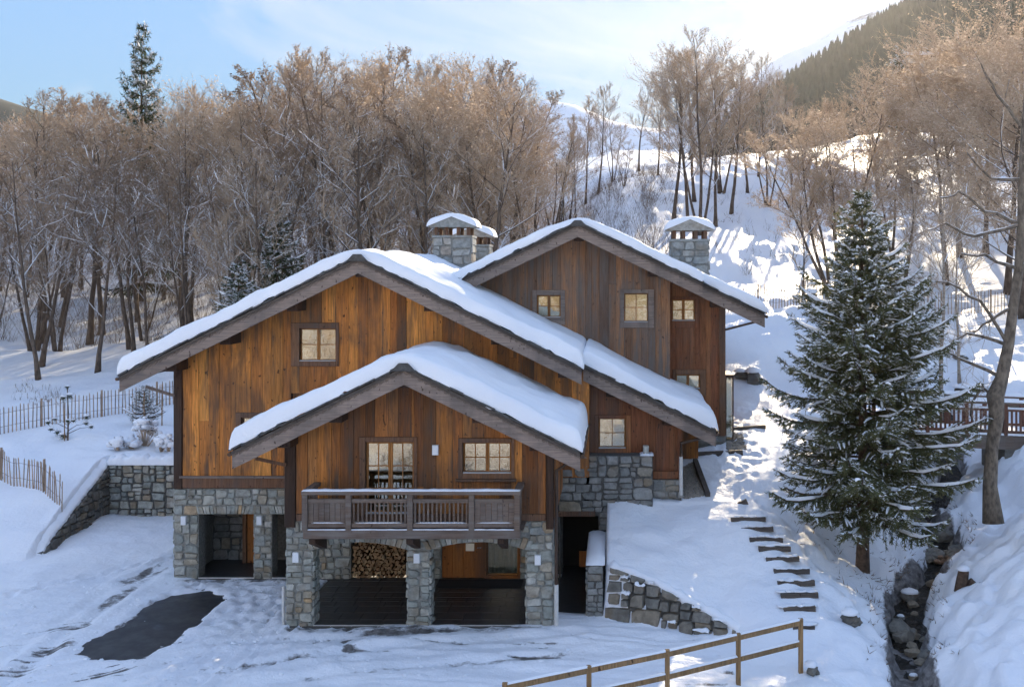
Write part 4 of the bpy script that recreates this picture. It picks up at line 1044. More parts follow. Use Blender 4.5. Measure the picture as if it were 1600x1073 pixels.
p = P3(734.5, 854, 28.9); t_ = thing('hanging_sign', p, 'small blank beige board hanging under the right arch', 'sign')
MB().cbox(p.x-.12, p.x+.12, 28.88, 28.91, p.z-.11, p.z+.11, .006).build('board', 'paper', t_); MB().box(p.x-.005, p.x+.005, 28.895, 28.90, p.z+.11, 2.66).build('hanger', 'pipe_brown', t_)
# doormat
a, b = PX(680,32.6), PX(822,32.6); o = MB().cbox(a+.1, b-.1, 32.0, 32.85, .037, .055).build('doormat', 'mat_black'); tag(o, 'long black doormat in front of the wooden porch door', 'doormat')
# firewood
a, b = PX(549,YB), PX(635,YB); fs_ = thing('firewood_stack', ((a+b)/2, YB+.3, .035), 'stack of split firewood logs filling the alcove behind the left arch', 'firewood')
protos = []
for k in range(8):
    rng = random.Random(100+k); n = rng.choice([4,5,6,3]); pts = [(math.cos(2*math.pi*i/n+rng.uniform(-.3,.3))*.072*rng.uniform(.8,1.15), math.sin(2*math.pi*i/n+rng.uniform(-.3,.3))*.068*rng.uniform(.8,1.15)) for i in range(n)]
    me = mkmesh('log', [(x,-.2,z) for x,z in pts]+[(x,.25,z) for x,z in pts], [tuple(range(n)), tuple(range(2*n-1,n-1,-1))]+[(i,i+n,(i+1)%n+n,(i+1)%n) for i in range(n)]); me.materials.append(MAT['log_end']); protos.append(me)
rng = random.Random(5); z = .08; row = 0
while z < 2.3:
    x = a+.07+(row % 2)*.06
    while x < b-.05:
        o = bpy.data.objects.new('log', rng.choice(protos)); link(o, fs_); o.location = Vector((x+rng.uniform(-.015,.015), YB+.28+rng.uniform(-.07,.07), z+rng.uniform(-.02,.02)))-ORG[fs_.name]; o.rotation_euler = (0, rng.uniform(0,6.28), rng.uniform(-.06,.06)); s_ = rng.uniform(.85,1.15); o.scale = (s_,1,s_); x += .128
    z += .118; row += 1
# ------------------------------------------------------------------ trees
def hit(px, py, y0=20.0, y1=200.0):
    ys = np.arange(y0, y1, .05); xs = (px-HX)*ys/F; zs = CAM_Z-(py-HY)*ys/F
    g = ground(xs, ys, False); k = np.argmax(zs <= g); return float(xs[k]), float(ys[k])
def rdir(rng):
    a = rng.uniform(0, 6.2832); z = rng.uniform(-1, 1); r = math.sqrt(1-z*z); return Vector((r*math.cos(a), r*math.sin(a), z))
def blade(m, p, d, L, w, rng):
    q = d.cross(rdir(rng)); 
    if q.length < 1e-3: return
    q = q.normalized()*w; b = len(m.v); e = p+d*L
    m.v += [(p.x-q.x,p.y-q.y,p.z-q.z),(p.x+q.x,p.y+q.y,p.z+q.z),(e.x,e.y,e.z)]; m.f.append((b,b+1,b+2))
def leafq(m, p, s, rng):
    a = rdir(rng)*s; c = rdir(rng)*s*.6; b = len(m.v)
    m.v += [(p.x-a.x,p.y-a.y,p.z-a.z),(p.x+c.x,p.y+c.y,p.z+c.z),(p.x+a.x,p.y+a.y,p.z+a.z),(p.x-c.x,p.y-c.y,p.z-c.z)]; m.f.append((b,b+1,b+2,b+3))
def snow_on(m, pts, rs, rng, frac=1.0):
    """a white ridge lying on the upper side of a limb"""
    b = len(m.v); n = len(pts)
    for i, p in enumerate(pts):
        t = (pts[min(i+1,n-1)]-pts[max(i-1,0)]).normalized(); s = t.cross(Vector((0,0,1)))
        s = s.normalized() if s.length > .1 else Vector((1,0,0))
        r = max(rs[i], .016); k = (rng.uniform(.7,1.4) if 0 < i < n-1 else .4)
        for a, h in ((-1.0,.35),(-.6,1.1+.9*k),(.6,1.1+.9*k),(1.0,.35)):
            v = p+s*(a*r*1.05)+Vector((0,0,h*r*.9)); m.v.append((v.x,v.y,v.z))
    for i in range(n-1):
        for k in range(3): m.f.append((b+i*4+k, b+(i+1)*4+k, b+(i+1)*4+k+1, b+i*4+k+1))
def grow(seed, H=16, stems=1, spread=.22, form='slim', n1=16, n2=7, n3=9, n4=4, leaves=0, snow=.5, first=.28, leafsize=.05, rbase=.011, tw=1.5, lean=.05, fleck=.3):
    rng = random.Random(seed); T, Cn, Sn, Lf = MB(), MB(), MB(), MB()
    def path(p, d, L, n, up, wob):
        pts = [p.copy()]; d = d.normalized()
        for i in range(n):
            d = (d + rdir(rng)*wob + Vector((0,0,up))).normalized(); pts.append(pts[-1]+d*(L/n))
        return pts
    def at(pts, t):
        f = t*(len(pts)-1); i = min(int(f), len(pts)-2); return pts[i].lerp(pts[i+1], f-i), (pts[i+1]-pts[i]).normalized()
    def side(d, ang, az):
        a = d.cross(Vector((.3,.2,1))); a = a.normalized() if a.length > .05 else Vector((1,0,0)); b = d.cross(a)
        return d*math.cos(ang)+(a*math.cos(az)+b*math.sin(az))*math.sin(ang)
    for s in range(stems):
        az = s*2.4+rng.uniform(-.4,.4); ln = (lean if stems == 1 else rng.uniform(.12, .34))
        h = H*(1 if s == 0 else rng.uniform(.75, .98)); d = Vector((math.cos(az)*ln, math.sin(az)*ln, 1))
        r0 = h*rbase*(1 if stems == 1 else .8)
        p0 = Vector((math.cos(az)*r0*1.6, math.sin(az)*r0*1.6, -.3)) if stems > 1 else Vector((0,0,-.3))
        tr = path(p0, d, h, 9, .03, .07); rs = [r0*(1-.9*(i/9)**.8)+.012 for i in range(10)]; rs[0] *= 1.35
        T.tube(tr, rs, 7)
        for i in range(n1):
            t = first+(1-first)*((i+rng.random()*.8)/n1)**.9; p, dd = at(tr, min(t,.99)); az = i*2.399+rng.uniform(-.5,.5)
            prof = {'slim': .35+.9*math.sin(math.pi*min(1,(1.02-t)*.75)), 'round': .45+1.0*math.sin(math.pi*(.18+.80*(1-t))), 'vase': .55+.75*t*(1.25-t)*1.6}[form]
            L1 = spread*h*prof*rng.uniform(.7,1.2); ang = {'slim': rng.uniform(.5,.95), 'round': rng.uniform(.6,1.15), 'vase': rng.uniform(.35,.7)}[form]
            b1 = path(p, side(dd, ang, az), L1, 5, .10, .13); rr = max(.022, r0*.34*(1-t*.6)); r1 = [rr*(1-.8*k/5) for k in range(6)]
            T.tube(b1, r1, 5, cap=False)
            if rng.random() < snow*1.5 and t < .75: snow_on(Sn, b1, r1, rng)
            for j in range(n2):
                t2 = .22+.78*(j+rng.random())/n2; p2, d2 = at(b1, min(t2,.99)); L2 = L1*rng.uniform(.35,.6)*(1.1-t2*.5)
                b2 = path(p2, side(d2, rng.uniform(.45,.95), rng.uniform(0,6.28)), L2, 3, .12, .16); r2 = [.014*tw+.004, .012*tw+.002, .009*tw, .006*tw]
                Cn.tube(b2, r2, 3, cap=False)
                if rng.random() < snow*.5 and t < .8: snow_on(Sn, b2, [.022]*4, rng)
                for k in range(n3):
                    t3 = .1+.9*(k+rng.random())/n3; p3, d3 = at(b2, min(t3,.99)); L3 = max(.35, L2*rng.uniform(.35,.7))
                    d3 = (side(d3, rng.uniform(.35,.85), rng.uniform(0,6.28))+Vector((0,0,.25))).normalized(); e3 = p3+d3*L3
                    b = len(Cn.v); q = d3.cross(rdir(rng)).normalized()*(.0085*tw); q2 = d3.cross(q).normalized()*(.0085*tw)
                    for v in (p3+q, p3-q*.5+q2*.87, p3-q*.5-q2*.87, e3): Cn.v.append((v.x,v.y,v.z))
                    Cn.f += [(b,b+1,b+3),(b+1,b+2,b+3),(b+2,b,b+3)]
                    for u in range(n4):
                        f = rng.uniform(.15,1); blade(Cn, p3+d3*(L3*f), (d3*.9+rdir(rng)*.7+Vector((0,0,.15))).normalized(), L3*rng.uniform(.3,.7), .0075*tw, rng)
                    if rng.random() < fleck and t < .9:
                        for u in range(2): blade(Sn, p3+d3*(L3*rng.uniform(.1,.8))+Vector((0,0,.012)), d3, rng.uniform(.12,.32), .016, rng)
                    for u in range(leaves):
                        leafq(Lf, p3+d3*(L3*rng.uniform(.3,1.15))+rdir(rng)*.08, leafsize*rng.uniform(.6,1.3), rng)
    return T, Cn, Sn, Lf
TREES = {}
def tree_kind(key, bark, twig, leaf, **kw):
    T, Cn, Sn, Lf = grow(**kw); H = kw.get('H', 16); L = []
    for nm, mb, mt in (('trunk', T, bark), ('crown', Cn, twig), ('snow', Sn, 'snow'), ('leaves', Lf, leaf)):
        if not mb.v: continue
        me = mkmesh(nm, mb.v, mb.f, nm in ('trunk',)); me.materials.append(MAT[mt]); L.append((nm, me))
    H = max(v.co.z for nm, me in L for v in me.vertices)
    TREES[key] = (H, L)
tree_kind('a', 'bark', 'twig', 'dry_leaf', seed=1, n1=18, n2=7, n3=9, n4=3, leaves=1, snow=.55, spread=.2, leafsize=.07, fleck=.4)
tree_kind('b', 'bark', 'twig', 'dry_leaf_dark', seed=2, n1=16, n2=7, n3=9, n4=3, leaves=1, snow=.5, spread=.24, leafsize=.065, fleck=.4)
tree_kind('c', 'bark', 'twig_gold', 'dry_leaf', seed=3, n1=18, n2=8, n3=9, n4=4, leaves=4, snow=.4, spread=.25, form='round', leafsize=.07)
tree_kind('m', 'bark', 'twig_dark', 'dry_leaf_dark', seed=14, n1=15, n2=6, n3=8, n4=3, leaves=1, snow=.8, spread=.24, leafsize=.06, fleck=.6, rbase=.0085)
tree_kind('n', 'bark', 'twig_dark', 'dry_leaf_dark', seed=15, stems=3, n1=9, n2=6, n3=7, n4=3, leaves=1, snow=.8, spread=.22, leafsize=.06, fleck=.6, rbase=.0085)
tree_kind('d', 'bark', 'twig', 'dry_leaf', seed=4, stems=3, n1=9, n2=6, n3=8, n4=5, leaves=1, snow=.6, spread=.2, form='slim')
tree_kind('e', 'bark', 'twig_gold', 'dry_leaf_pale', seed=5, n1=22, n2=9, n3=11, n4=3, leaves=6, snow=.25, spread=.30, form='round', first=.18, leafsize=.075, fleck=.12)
tree_kind('f', 'bark', 'twig', 'dry_leaf_dark', seed=6, n1=15, n2=6, n3=7, n4=3, leaves=3, snow=.2, spread=.19, leafsize=.075)
tree_kind('g', 'bark', 'twig_gold', 'dry_leaf_pale', seed=7, stems=7, n1=12, n2=7, n3=9, n4=4, leaves=4, snow=.35, spread=.24, leafsize=.065, fleck=.3, form='vase', first=.3)
tree_kind('h', 'bark_pale', 'twig', 'dry_leaf', seed=8, n1=14, n2=6, n3=7, n4=4, leaves=1, snow=.8, spread=.26, first=.45, rbase=.010, lean=.03)
tree_kind('s', 'bark', 'twig', 'dry_leaf', seed=9, H=5, n1=9, n2=3, n3=3, n4=2, leaves=0, snow=.3, spread=.2, first=.25, rbase=.008)
def plant_tree(kind, x, y, H, label, group=None, name='deciduous_tree', rz=None, rng=RNG, sx=1.0, cat='tree', z=None, tilt=0):
    H0, parts = TREES[kind]; z = gz(x, y) if z is None else z
    t_ = thing(name, (x, y, z), label, cat, group); s = H/H0; t_.scale = (s*sx, s*sx, s)
    t_.rotation_euler = (tilt*rng.uniform(-1,1), tilt*rng.uniform(-1,1), rng.uniform(0, 6.28) if rz is None else rz)
    for nm, me in parts:
        o = link(bpy.data.objects.new(nm, me), t_)
        if nm in ('snow', 'leaves', 'crown', 'branches'): o['kind'] = 'stuff'
    return t_
def top_H(x, y, py): return (CAM_Z + (HY-py)*y/F) - gz(x, y)
SKY_PX = [-200, 0, 60, 120, 200, 300, 380, 440, 500, 560, 600, 660, 720, 780, 830, 862, 880]
SKY_PY = [150, 150, 148, 140, 140, 130, 115, 95, 75, 80, 60, 95, 90, 75, 130, 180, 230]
rng = random.Random(21); spots = []
def far_ok(x, y, d): return all((x-a)**2+(y-b)**2 > d*d for a, b in spots)
# the wood on the left: front row first, then row after row up the slope
rows = [(57, 63, 16, 2.4), (63, 71, 19, 2.7), (71, 81, 20, 3.0), (81, 93, 20, 3.4), (93, 108, 20, 3.8), (108, 128, 18, 4.2)]
names_ = ['bare brown tree with snow on its limbs in the wood behind the left fence',
          'tall bare tree in the middle rows of the wood left of the chimneys', 'distant bare tree at the top edge of the wood on the left']
FRONTROW = []; cnt = 0
for ri, (ya, yb, n, dmin) in enumerate(rows):
    tries = 0; k = 0
    while k < n and tries < 900:
        tries += 1; px = rng.uniform(-90, 850); y = rng.uniform(ya, yb); x = PX(px, y)
        if px > 560 and y < 62: continue
        if not far_ok(x, y, dmin): continue
        sk = np.interp(px, SKY_PX, SKY_PY); H = top_H(x, y, sk + (rng.uniform(0, 90) if ri < 4 else rng.choice([0,10,25,60,90])+rng.uniform(0, 20)))
        if ri < 2: H *= rng.uniform(.72, 1.0)
        H = min(max(H*1.06, 7), 23); spots.append((x, y)); k += 1
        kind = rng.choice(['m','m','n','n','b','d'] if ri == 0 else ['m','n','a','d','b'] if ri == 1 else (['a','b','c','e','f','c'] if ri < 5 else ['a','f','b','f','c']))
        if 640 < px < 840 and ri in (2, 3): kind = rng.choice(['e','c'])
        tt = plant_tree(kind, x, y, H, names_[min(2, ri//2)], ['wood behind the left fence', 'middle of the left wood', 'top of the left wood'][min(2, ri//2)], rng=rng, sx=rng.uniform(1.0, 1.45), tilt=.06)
        if ri == 0: FRONTROW.append((px, tt))
ORD = 'first second third fourth fifth sixth seventh eighth ninth tenth eleventh twelfth thirteenth fourteenth fifteenth sixteenth seventeenth eighteenth'.split()
for k, (px, tt) in enumerate(sorted(FRONTROW, key=lambda q: q[0])): tt['label'] = ORD[k]+' bare tree from the left in the front row of the left wood'
# trees one can point to
def pick(kind, px, y, py_top, label, sx=1.0, group=None, **kw):
    x = PX(px, y); return plant_tree(kind, x, y, top_H(x, y, py_top), label, group, sx=sx, **kw)
pick('e', 762, 66, 128, 'large round golden brown tree crown just behind the left pair of chimneys', 1.35)
pick('e', 690, 72, 150, 'broad pale brown tree standing left of the large round golden crown', 1.2)
pick('f', 600, 96, 44, 'tallest dark leaved tree top above the wood, near the photo centre left', 1.0)
pick('f', 775, 98, 66, 'dark leaved tree top rising right behind the round golden crown', 1.1)
pick('b', 500, 92, 62, 'tall fine branched bare tree above the dark hut', 1.0)
pick('b', 935, 92, 125, 'slender bare tree on the snowy slope left of the rear gable ridge', .95)
pick('a', 900, 84, 175, 'thin bare tree at the left edge of the open slope', .8)
pick('s', 880, 79, 250, 'small crooked bare tree beside the wood on the open slope', 1.4)
pick('f', 998, 100, 103, 'rounded bare tree alone on the crest above the rear gable', .95)
for i, (px, y, pt, kd) in enumerate(((1052,76,66,'b'),(1075,74,52,'c'),(1095,73,46,'d'),(1118,75,60,'c'),(1142,78,78,'b'),(1085,82,70,'a'),(1128,84,72,'d'))):
    pick(kd, px, y, pt, ORD[[0,1,3,4,6,2,5][i]]+' bare tree from the left in the clump above the right chimney', 1.15, 'clump above the right chimney')
pick('b', 1185, 88, 78, 'bare tree between the right chimney clump and the wide multi stemmed tree', .9)
pick('a', 1215, 92, 110, 'small bare tree on the crest left of the wide multi stemmed tree', .8)
pick('g', 1303, 58, 88, 'wide multi stemmed bare tree spreading above the right hand fence', 1.5)
pick('s', 1256, 54.5, 300, 'thin bare sapling standing at the right hand fence', 1.0)
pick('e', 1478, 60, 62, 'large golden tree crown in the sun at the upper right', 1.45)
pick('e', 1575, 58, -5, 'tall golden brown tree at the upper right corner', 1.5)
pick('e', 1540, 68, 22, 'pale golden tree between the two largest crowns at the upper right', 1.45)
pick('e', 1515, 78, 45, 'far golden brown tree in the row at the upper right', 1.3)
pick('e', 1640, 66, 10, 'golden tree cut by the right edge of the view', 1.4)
pick('c', 1395, 66, 175, 'lower brown tree left of the large golden crown on the right', 1.3)
for i, (px, y, pt, kd, sx_, lab) in enumerate((
    (868,82,190,'d',1.2,'low bushy bare tree at the foot of the open slope beside the wood'),(890,90,210,'b',1.2,'small bare tree leaning out from the edge of the wood'),(915,96,150,'a',1.1,'bare tree on the crest left of the slender one'),
    (958,98,165,'d',1.1,'bushy bare tree on the crest beside the little barn'),(975,88,215,'d',1.3,'low spreading bare tree in the middle of the shaded slope'),(1028,92,120,'b',1.1,'bare tree just left of the clump above the right chimney'),
    (1168,84,95,'c',1.2,'brown bare tree just right of the clump above the right chimney'),(1200,80,130,'d',1.2,'low bushy bare tree on the slope right of the clump'),(1238,86,120,'b',1.2,'bare tree behind the left side of the wide multi stemmed tree'),
    (1268,76,150,'c',1.2,'brown tree close behind the wide multi stemmed tree'),(1345,72,140,'c',1.3,'brown tree behind the right side of the wide multi stemmed tree'),(1372,84,120,'b',1.2,'bare tree below the conifer slope at the right'),
    (1500,66,66,'c',1.6,'broad brown crown left of the large golden one at the upper right'),(1600,54,40,'e',1.7,'broad golden crown filling the right edge of the view'),(1500,90,20,'c',1.5,'high brown crown at the back of the upper right row'),(1410,58,215,'d',1.4,'bushy bare tree behind the top of the big spruce'))):
    pick(kd, px, y, pt, lab, sx_)
pick('h', 1468, 46, 240, 'pale barked bare tree behind the bridge, left of two', 1.1)
pick('h', 1500, 47, 300, 'pale barked bare tree behind the bridge, right of two', 1.0, rz=2.2)

# trees on the slope opposite, which the windows mirror
rng2 = random.Random(55)
for k in range(14):
    x = -25+k*2.4+rng2.uniform(-.6,.6); y = rng2.uniform(-15,-4)
    plant_tree(rng2.choice(['e','c','b']), x, y, rng2.uniform(9,14), 'bare tree on the slope opposite the chalet, mirrored in its windows', 'trees mirrored in the windows', rng=rng2, sx=1.3)

# ------------------------------------------------------------------ spruces
def spruce(seed, H, R, whorls, per, ntw, nnd, snow=.4, low=.1, nl=.075, droop=.35, gap=1.0):
    rng = random.Random(seed); T, Cn, Sn, Br = MB(), MB(), MB(), MB()
    T.tube([(0,0,-.3),(.02,0,H*.1),(.03,.02,H*.4),(0,.03,H*.75),(0,0,H)], [H*.021,H*.016,H*.011,H*.006,.01], 8)
    for w in range(whorls):
        t = low+(1-low)*(w/(whorls-1))**.92; z = H*t
        for k in range(per if t < .9 else max(3, per-2)):
            az = w*1.3+k*6.2832/per+rng.uniform(-.4,.4); env = min(1, ((1-t)/.6)**.9)*(1 if t > low+.05 else .8)
            L = R*env*rng.uniform(.42,1.12)+.12
            L *= .78+.75*(.5+float(vnoise(np.array(math.cos(az)*1.6+7.3), np.array(math.sin(az)*1.6+t*5.0+seed), 3)))*.8
            if rng.random() < .05: L *= 1.15
            u = Vector((math.cos(az), math.sin(az), 0)); side = Vector((-u.y, u.x, 0)); n = 7; pts = []
            up0 = .35*t+.02
            for i in range(n+1):
                s = i/n; pts.append(Vector((0,0,z))+u*(L*s)+Vector((0,0,L*(up0*s-droop*(1-t*.7)*s*s*1.1+.30*s**4)+rng.uniform(-.03,.03)))+side*rng.uniform(-.03,.03)*L)
            Br.tube(pts, [.028*(1-t)+.012-.002*i for i in range(n+1)], 4, cap=False)
            m = max(4, int(ntw*(L/R)+3))
            for j in range(m*2):
                s = .12+.88*((j//2)+rng.random())/m; f = min(s,.999)*n; i = int(f); p = pts[i].lerp(pts[i+1], f-i); d = (pts[i+1]-pts[i]).normalized(); sg = 1 if j % 2 else -1
                l = (.16+.34*L*(1-s)**.8*rng.uniform(.6,1.1))*min(1.3, .8+R*.1)
                td = (d*.75+side*sg*rng.uniform(.5,.95)+Vector((0,0,rng.uniform(-.42,.05)))).normalized()
                q = p; e = p+td*l*.55; e2 = e+(td+Vector((0,0,-.28))).normalized()*l*.5
                b = len(Br.v); 
                nd = max(4, int(nnd*(l/.4)))
                for a_ in range(nd):
                    f2 = (a_+rng.random())/nd; pp = q.lerp(e, f2/.55) if f2 < .55 else e.lerp(e2, (f2-.55)/.45)
                    o = rdir(rng); ax = td; o = (o-ax*o.dot(ax))
                    if o.length < .05: continue
                    o = o.normalized(); blade(Cn, pp, (ax*.8+o*.75+Vector((0,0,-.1))).normalized(), nl*rng.uniform(.8,1.7), nl*.17, rng)
                # hanging tassel twigs
                if rng.random() < .35*gap:
                    hp = e; 
                    for a_ in range(nd//2): blade(Cn, hp+Vector((0,0,-.25*l*rng.random())), (Vector((0,0,-.8))+rdir(rng)*.7).normalized(), nl*1.5, nl*.2, rng)
                if rng.random() < snow*1.5:
                    for a_ in range(5):
                        pp = q.lerp(e2, rng.uniform(.2,1))+Vector((0,0,.02)); blade(Sn, pp, (td+rdir(rng)*.5).normalized(), nl*rng.uniform(.8,1.6), nl*.22, rng)
                if rng.random() < snow*.42*(.4+.9*s)*(1.0 if t < .92 else .5):
                    c = e.lerp(e2, .3); b = len(Sn.v); ll = l*rng.uniform(.35,.75)
                    mpts = [c-td*ll*.6, c-td*ll*.2, c+td*ll*.25, c+td*ll*.6+Vector((0,0,-.03))]
                    snow_on(Sn, mpts, [.012, rng.uniform(.012,.04), rng.uniform(.012,.04), .010], rng)
            if rng.random() < snow*1.5 and L > .4:
                snow_on(Sn, pts[3:], [.02,.045,.06,.05,.02][:len(pts[3:])], rng)
    return T, Br, Cn, Sn
def spruce_kind(key, needle, H, **kw):
    T, Br, Cn, Sn = spruce(H=H, **kw); L = []
    for nm, mb, mt in (('trunk', T, 'bark_spruce'), ('branches', Br, 'bark_spruce'), ('crown', Cn, needle), ('snow', Sn, 'snow')):
        me = mkmesh(nm, mb.v, mb.f, nm == 'trunk'); me.materials.append(MAT[mt]); L.append((nm, me))
    TREES[key] = (H, L)
spruce_kind('big', 'needle', 11.7, seed=37, R=3.0, whorls=32, per=7, ntw=18, nnd=26, snow=.5, low=.155, nl=.09, droop=.34)
spruce_kind('mid', 'needle_dark', 9.0, seed=32, R=2.0, whorls=22, per=6, ntw=8, nnd=9, snow=.3, low=.06, nl=.13)
spruce_kind('tiny', 'needle_dark', 2.0, seed=33, R=.75, whorls=11, per=6, ntw=6, nnd=9, snow=.25, low=.08, nl=.05, droop=.1)
x, y = 7.75, 32.0
plant_tree('big', x, y, top_H(x, y, 308), 'big dark green spruce dusted with snow between steps and stream', name='spruce_tree', rz=.4)
pick('mid', 222, 86, 46, 'tall narrow dark spruce sticking out above the wood on the left', .62, name='spruce_tree')
pick('mid', 434, 58, 322, 'small snowy spruce among bare trees above the left roof slope', 1.0, name='spruce_tree')
pick('mid', 372, 53, 415, 'low snowy spruce half hidden behind the left roof slope', 1.3, name='spruce_tree')
pick('mid', 1405, 92, 75, 'spruce beside the pale flat roofed building on the hill', .9, name='spruce_tree')
x, y = hit(224, 664); plant_tree('tiny', x, y, top_H(x, y, 606), 'tiny young spruce on the snowy bank beside a stake', name='spruce_tree')

# leaning alder on the right bank: hand laid trunk
rng = random.Random(77); YT = 31.5
tp = [P3(*p, YT) for p in ((1552,804),(1549,760),(1551,700),(1556,650),(1553,618),(1566,590),(1578,540),(1584,480),(1590,420),(1594,350),(1598,280),(1602,200),(1606,110))]
tp = [p+Vector((0, .12*math.sin(i*1.3), 0)) for i, p in enumerate(tp)]; tp[0].z -= .25
al = thing('alder_tree', (tp[0].x, YT, gz(tp[0].x, YT)), 'crooked grey barked tree bending beside the bridge at the right', 'tree')
MB().tube(tp, [.33,.22,.19,.22,.27,.20,.17,.15,.14,.125,.11,.09,.06], 12).build('trunk', 'bark_alder', al, True)
Sn, Lm, Cn = MB(), MB(), MB()
snow_on(Sn, tp[3:6], [.10,.12,.10], rng)
for (k, ends) in ((5, [(1500,560),(1470,548)]), (6, [(1530,470),(1480,440),(1440,440)]), (8, [(1540,400),(1500,395)]), (8, [(1640,390)]), (9, [(1540,330),(1500,300),(1470,310)]), (10, [(1550,280),(1510,240)]), (10, [(1640,240)]), (7, [(1545,500),(1520,520)]), (11, [(1560,150),(1530,100)]), (4, [(1535,600),(1515,640),(1522,660)]), (6, [(1520,520),(1490,530)]), (9, [(1520,370),(1480,350),(1450,360)])):
    yy = YT+rng.uniform(-.8,.8); pts = [tp[k]]+[P3(a, b, YT+(yy-YT)*(i+1)/len(ends)) for i, (a, b) in enumerate(ends)]
    sm = [pts[0]]
    for a, b in zip(pts[:-1], pts[1:]):
        for u in (.33,.67,1): sm.append(a.lerp(b, u)+rdir(rng)*.05)
    n = len(sm); r_ = [.055*(1-.8*i/(n-1))+.008 for i in range(n)]; Lm.tube(sm, r_, 5, cap=False); snow_on(Sn, sm, [max(.012, q*.62) for q in r_], rng)
    for i in range(2, n):
        for q in range(6):
            d = ((sm[i]-sm[i-1]).normalized()*.6+rdir(rng)*.9+Vector((0,0,.15))).normalized(); L = rng.uniform(.3,.9); e = sm[i]+d*L
            Cn.tube([sm[i], sm[i].lerp(e,.5)+rdir(rng)*.05, e], [.009,.006,.003], 3, cap=False)
            
            for w_ in range(4): blade(Cn, sm[i].lerp(e, rng.random()), (d+rdir(rng)*.8).normalized(), rng.uniform(.15,.4), .004, rng)
Lm.build('branches', 'bark_alder', al, kind='stuff'); Cn.build('crown', 'twig', al, kind='stuff'); Sn.build('snow', 'snow', al, kind='stuff')

# undergrowth in the wood and on the open slope: one mass
m = MB(); sn = MB(); rng = random.Random(8)
def brush(x, y, h, n):
    z = gz(x, y)
    for _ in range(n):
        d = Vector((rng.uniform(-.6,.6), rng.uniform(-.6,.6), 1)).normalized(); L = h*rng.uniform(.5,1.2); p = Vector((x+rng.uniform(-.3,.3), y+rng.uniform(-.3,.3), z-.1)); blade(m, p, d, L, .012, rng)
        for q in range(3): blade(m, p+d*L*rng.uniform(.3,.9), (d+rdir(rng)*.8).normalized(), L*rng.uniform(.2,.5), .008, rng)
for _ in range(620):
    y = rng.uniform(66, 112); px = rng.uniform(-60, 860); brush(PX(px, y), y, rng.uniform(1.2, 4.5), 12)
for _ in range(330):
    y = rng.uniform(64, 98); px = rng.uniform(860, 1060); brush(PX(px, y), y, rng.uniform(.5, 2.4), 8)
for _ in range(70):
    y = rng.uniform(64, 84); px = rng.uniform(1100, 1290); brush(PX(px, y), y, rng.uniform(.4, 1.5), 5)
for _ in range(25):
    x, y = hit(rng.uniform(20, 90), rng.uniform(600, 632)); brush(x, y, rng.uniform(.2, .7), 5)
for _ in range(110):   # unseen brush, added below the view to break up the window reflections with dark
    brush(rng.uniform(-22, 5), rng.uniform(1.5, 13), rng.uniform(1.2, 2.6), 10)
o = m.build('undergrowth', 'brush', kind='stuff'); o['label'] = 'dark tangled undergrowth between the bare trees'
# ------------------------------------------------------------------ garden walls, fences, steps, bridge
# left retaining wall with its sloping return
rw = thing('retaining_wall', (-17, 41, 0), 'low rubble stone retaining wall at the left of the chalet, sloping at one end', 'wall')
a = MB().box(-20.2, -14.05, 40.93, 41.4, -.3, 2.2).build('wall_core', 'mortar_dark', rw)
stone_face(a, (-20.2, 40.93, -.05), w=6.1, h=2.25, sw=.36, sh=.27, mat='stone', key='rw', depth=.07, joint=.018, **FRONT)
b = MB().add([(-20.6,36.1,-.3),(-20.2,36.1,-.3),(-20.2,40.95,-.3),(-20.6,40.95,-.3),(-20.6,36.1,.0),(-20.2,36.1,.0),(-20.2,40.95,2.2),(-20.6,40.95,2.2)],
     [(3,2,1,0),(4,5,6,7),(0,1,5,4),(1,2,6,5),(2,3,7,6),(3,0,4,7)]).build('wall_core', 'mortar_dark', rw)
stone_face(b, (-20.2, 36.1, -.1), (0,1,0), 4.83, 2.3, .36, .26, 'stone_dark', N=(1,0,0), key='rw', clips=[(-.456, 1, .08)], depth=.07, joint=.018)
make_stones(285)
rng = random.Random(2); vs_, fs_q = [], []
for k in range(60):
    u = k/59; yy = 35.7+u*5.3; zz = .02+2.2*max(0, (yy-36.1)/4.85); t1 = (.16+.10*vnoise(np.array(k*.35), np.array(.3), 5)+rng.uniform(0,.03))*min(1, k/8); zz -= .3*max(0, 1-k/7)
    for (dx, dz) in ((-.75,-.25),(-.6,t1*.9),(-.35,t1*1.25),(-.1,t1*1.15),(.06,t1*.7),(.10+rng.uniform(-.02,.05),.0),(.02,-.1)): vs_.append((-20.3+dx, yy+rng.uniform(-.02,.02), zz+float(dz)))
for k in range(59):
    for j in range(6): fs_q.append((k*7+j, k*7+j+1, (k+1)*7+j+1, (k+1)*7+j))
obj('snow', vs_, fs_q, 'snow', rw, True)
snow_strip(-20.3, -14.1, 40.85, 41.5, 2.2, .36, rw, RNG, nseg=50)

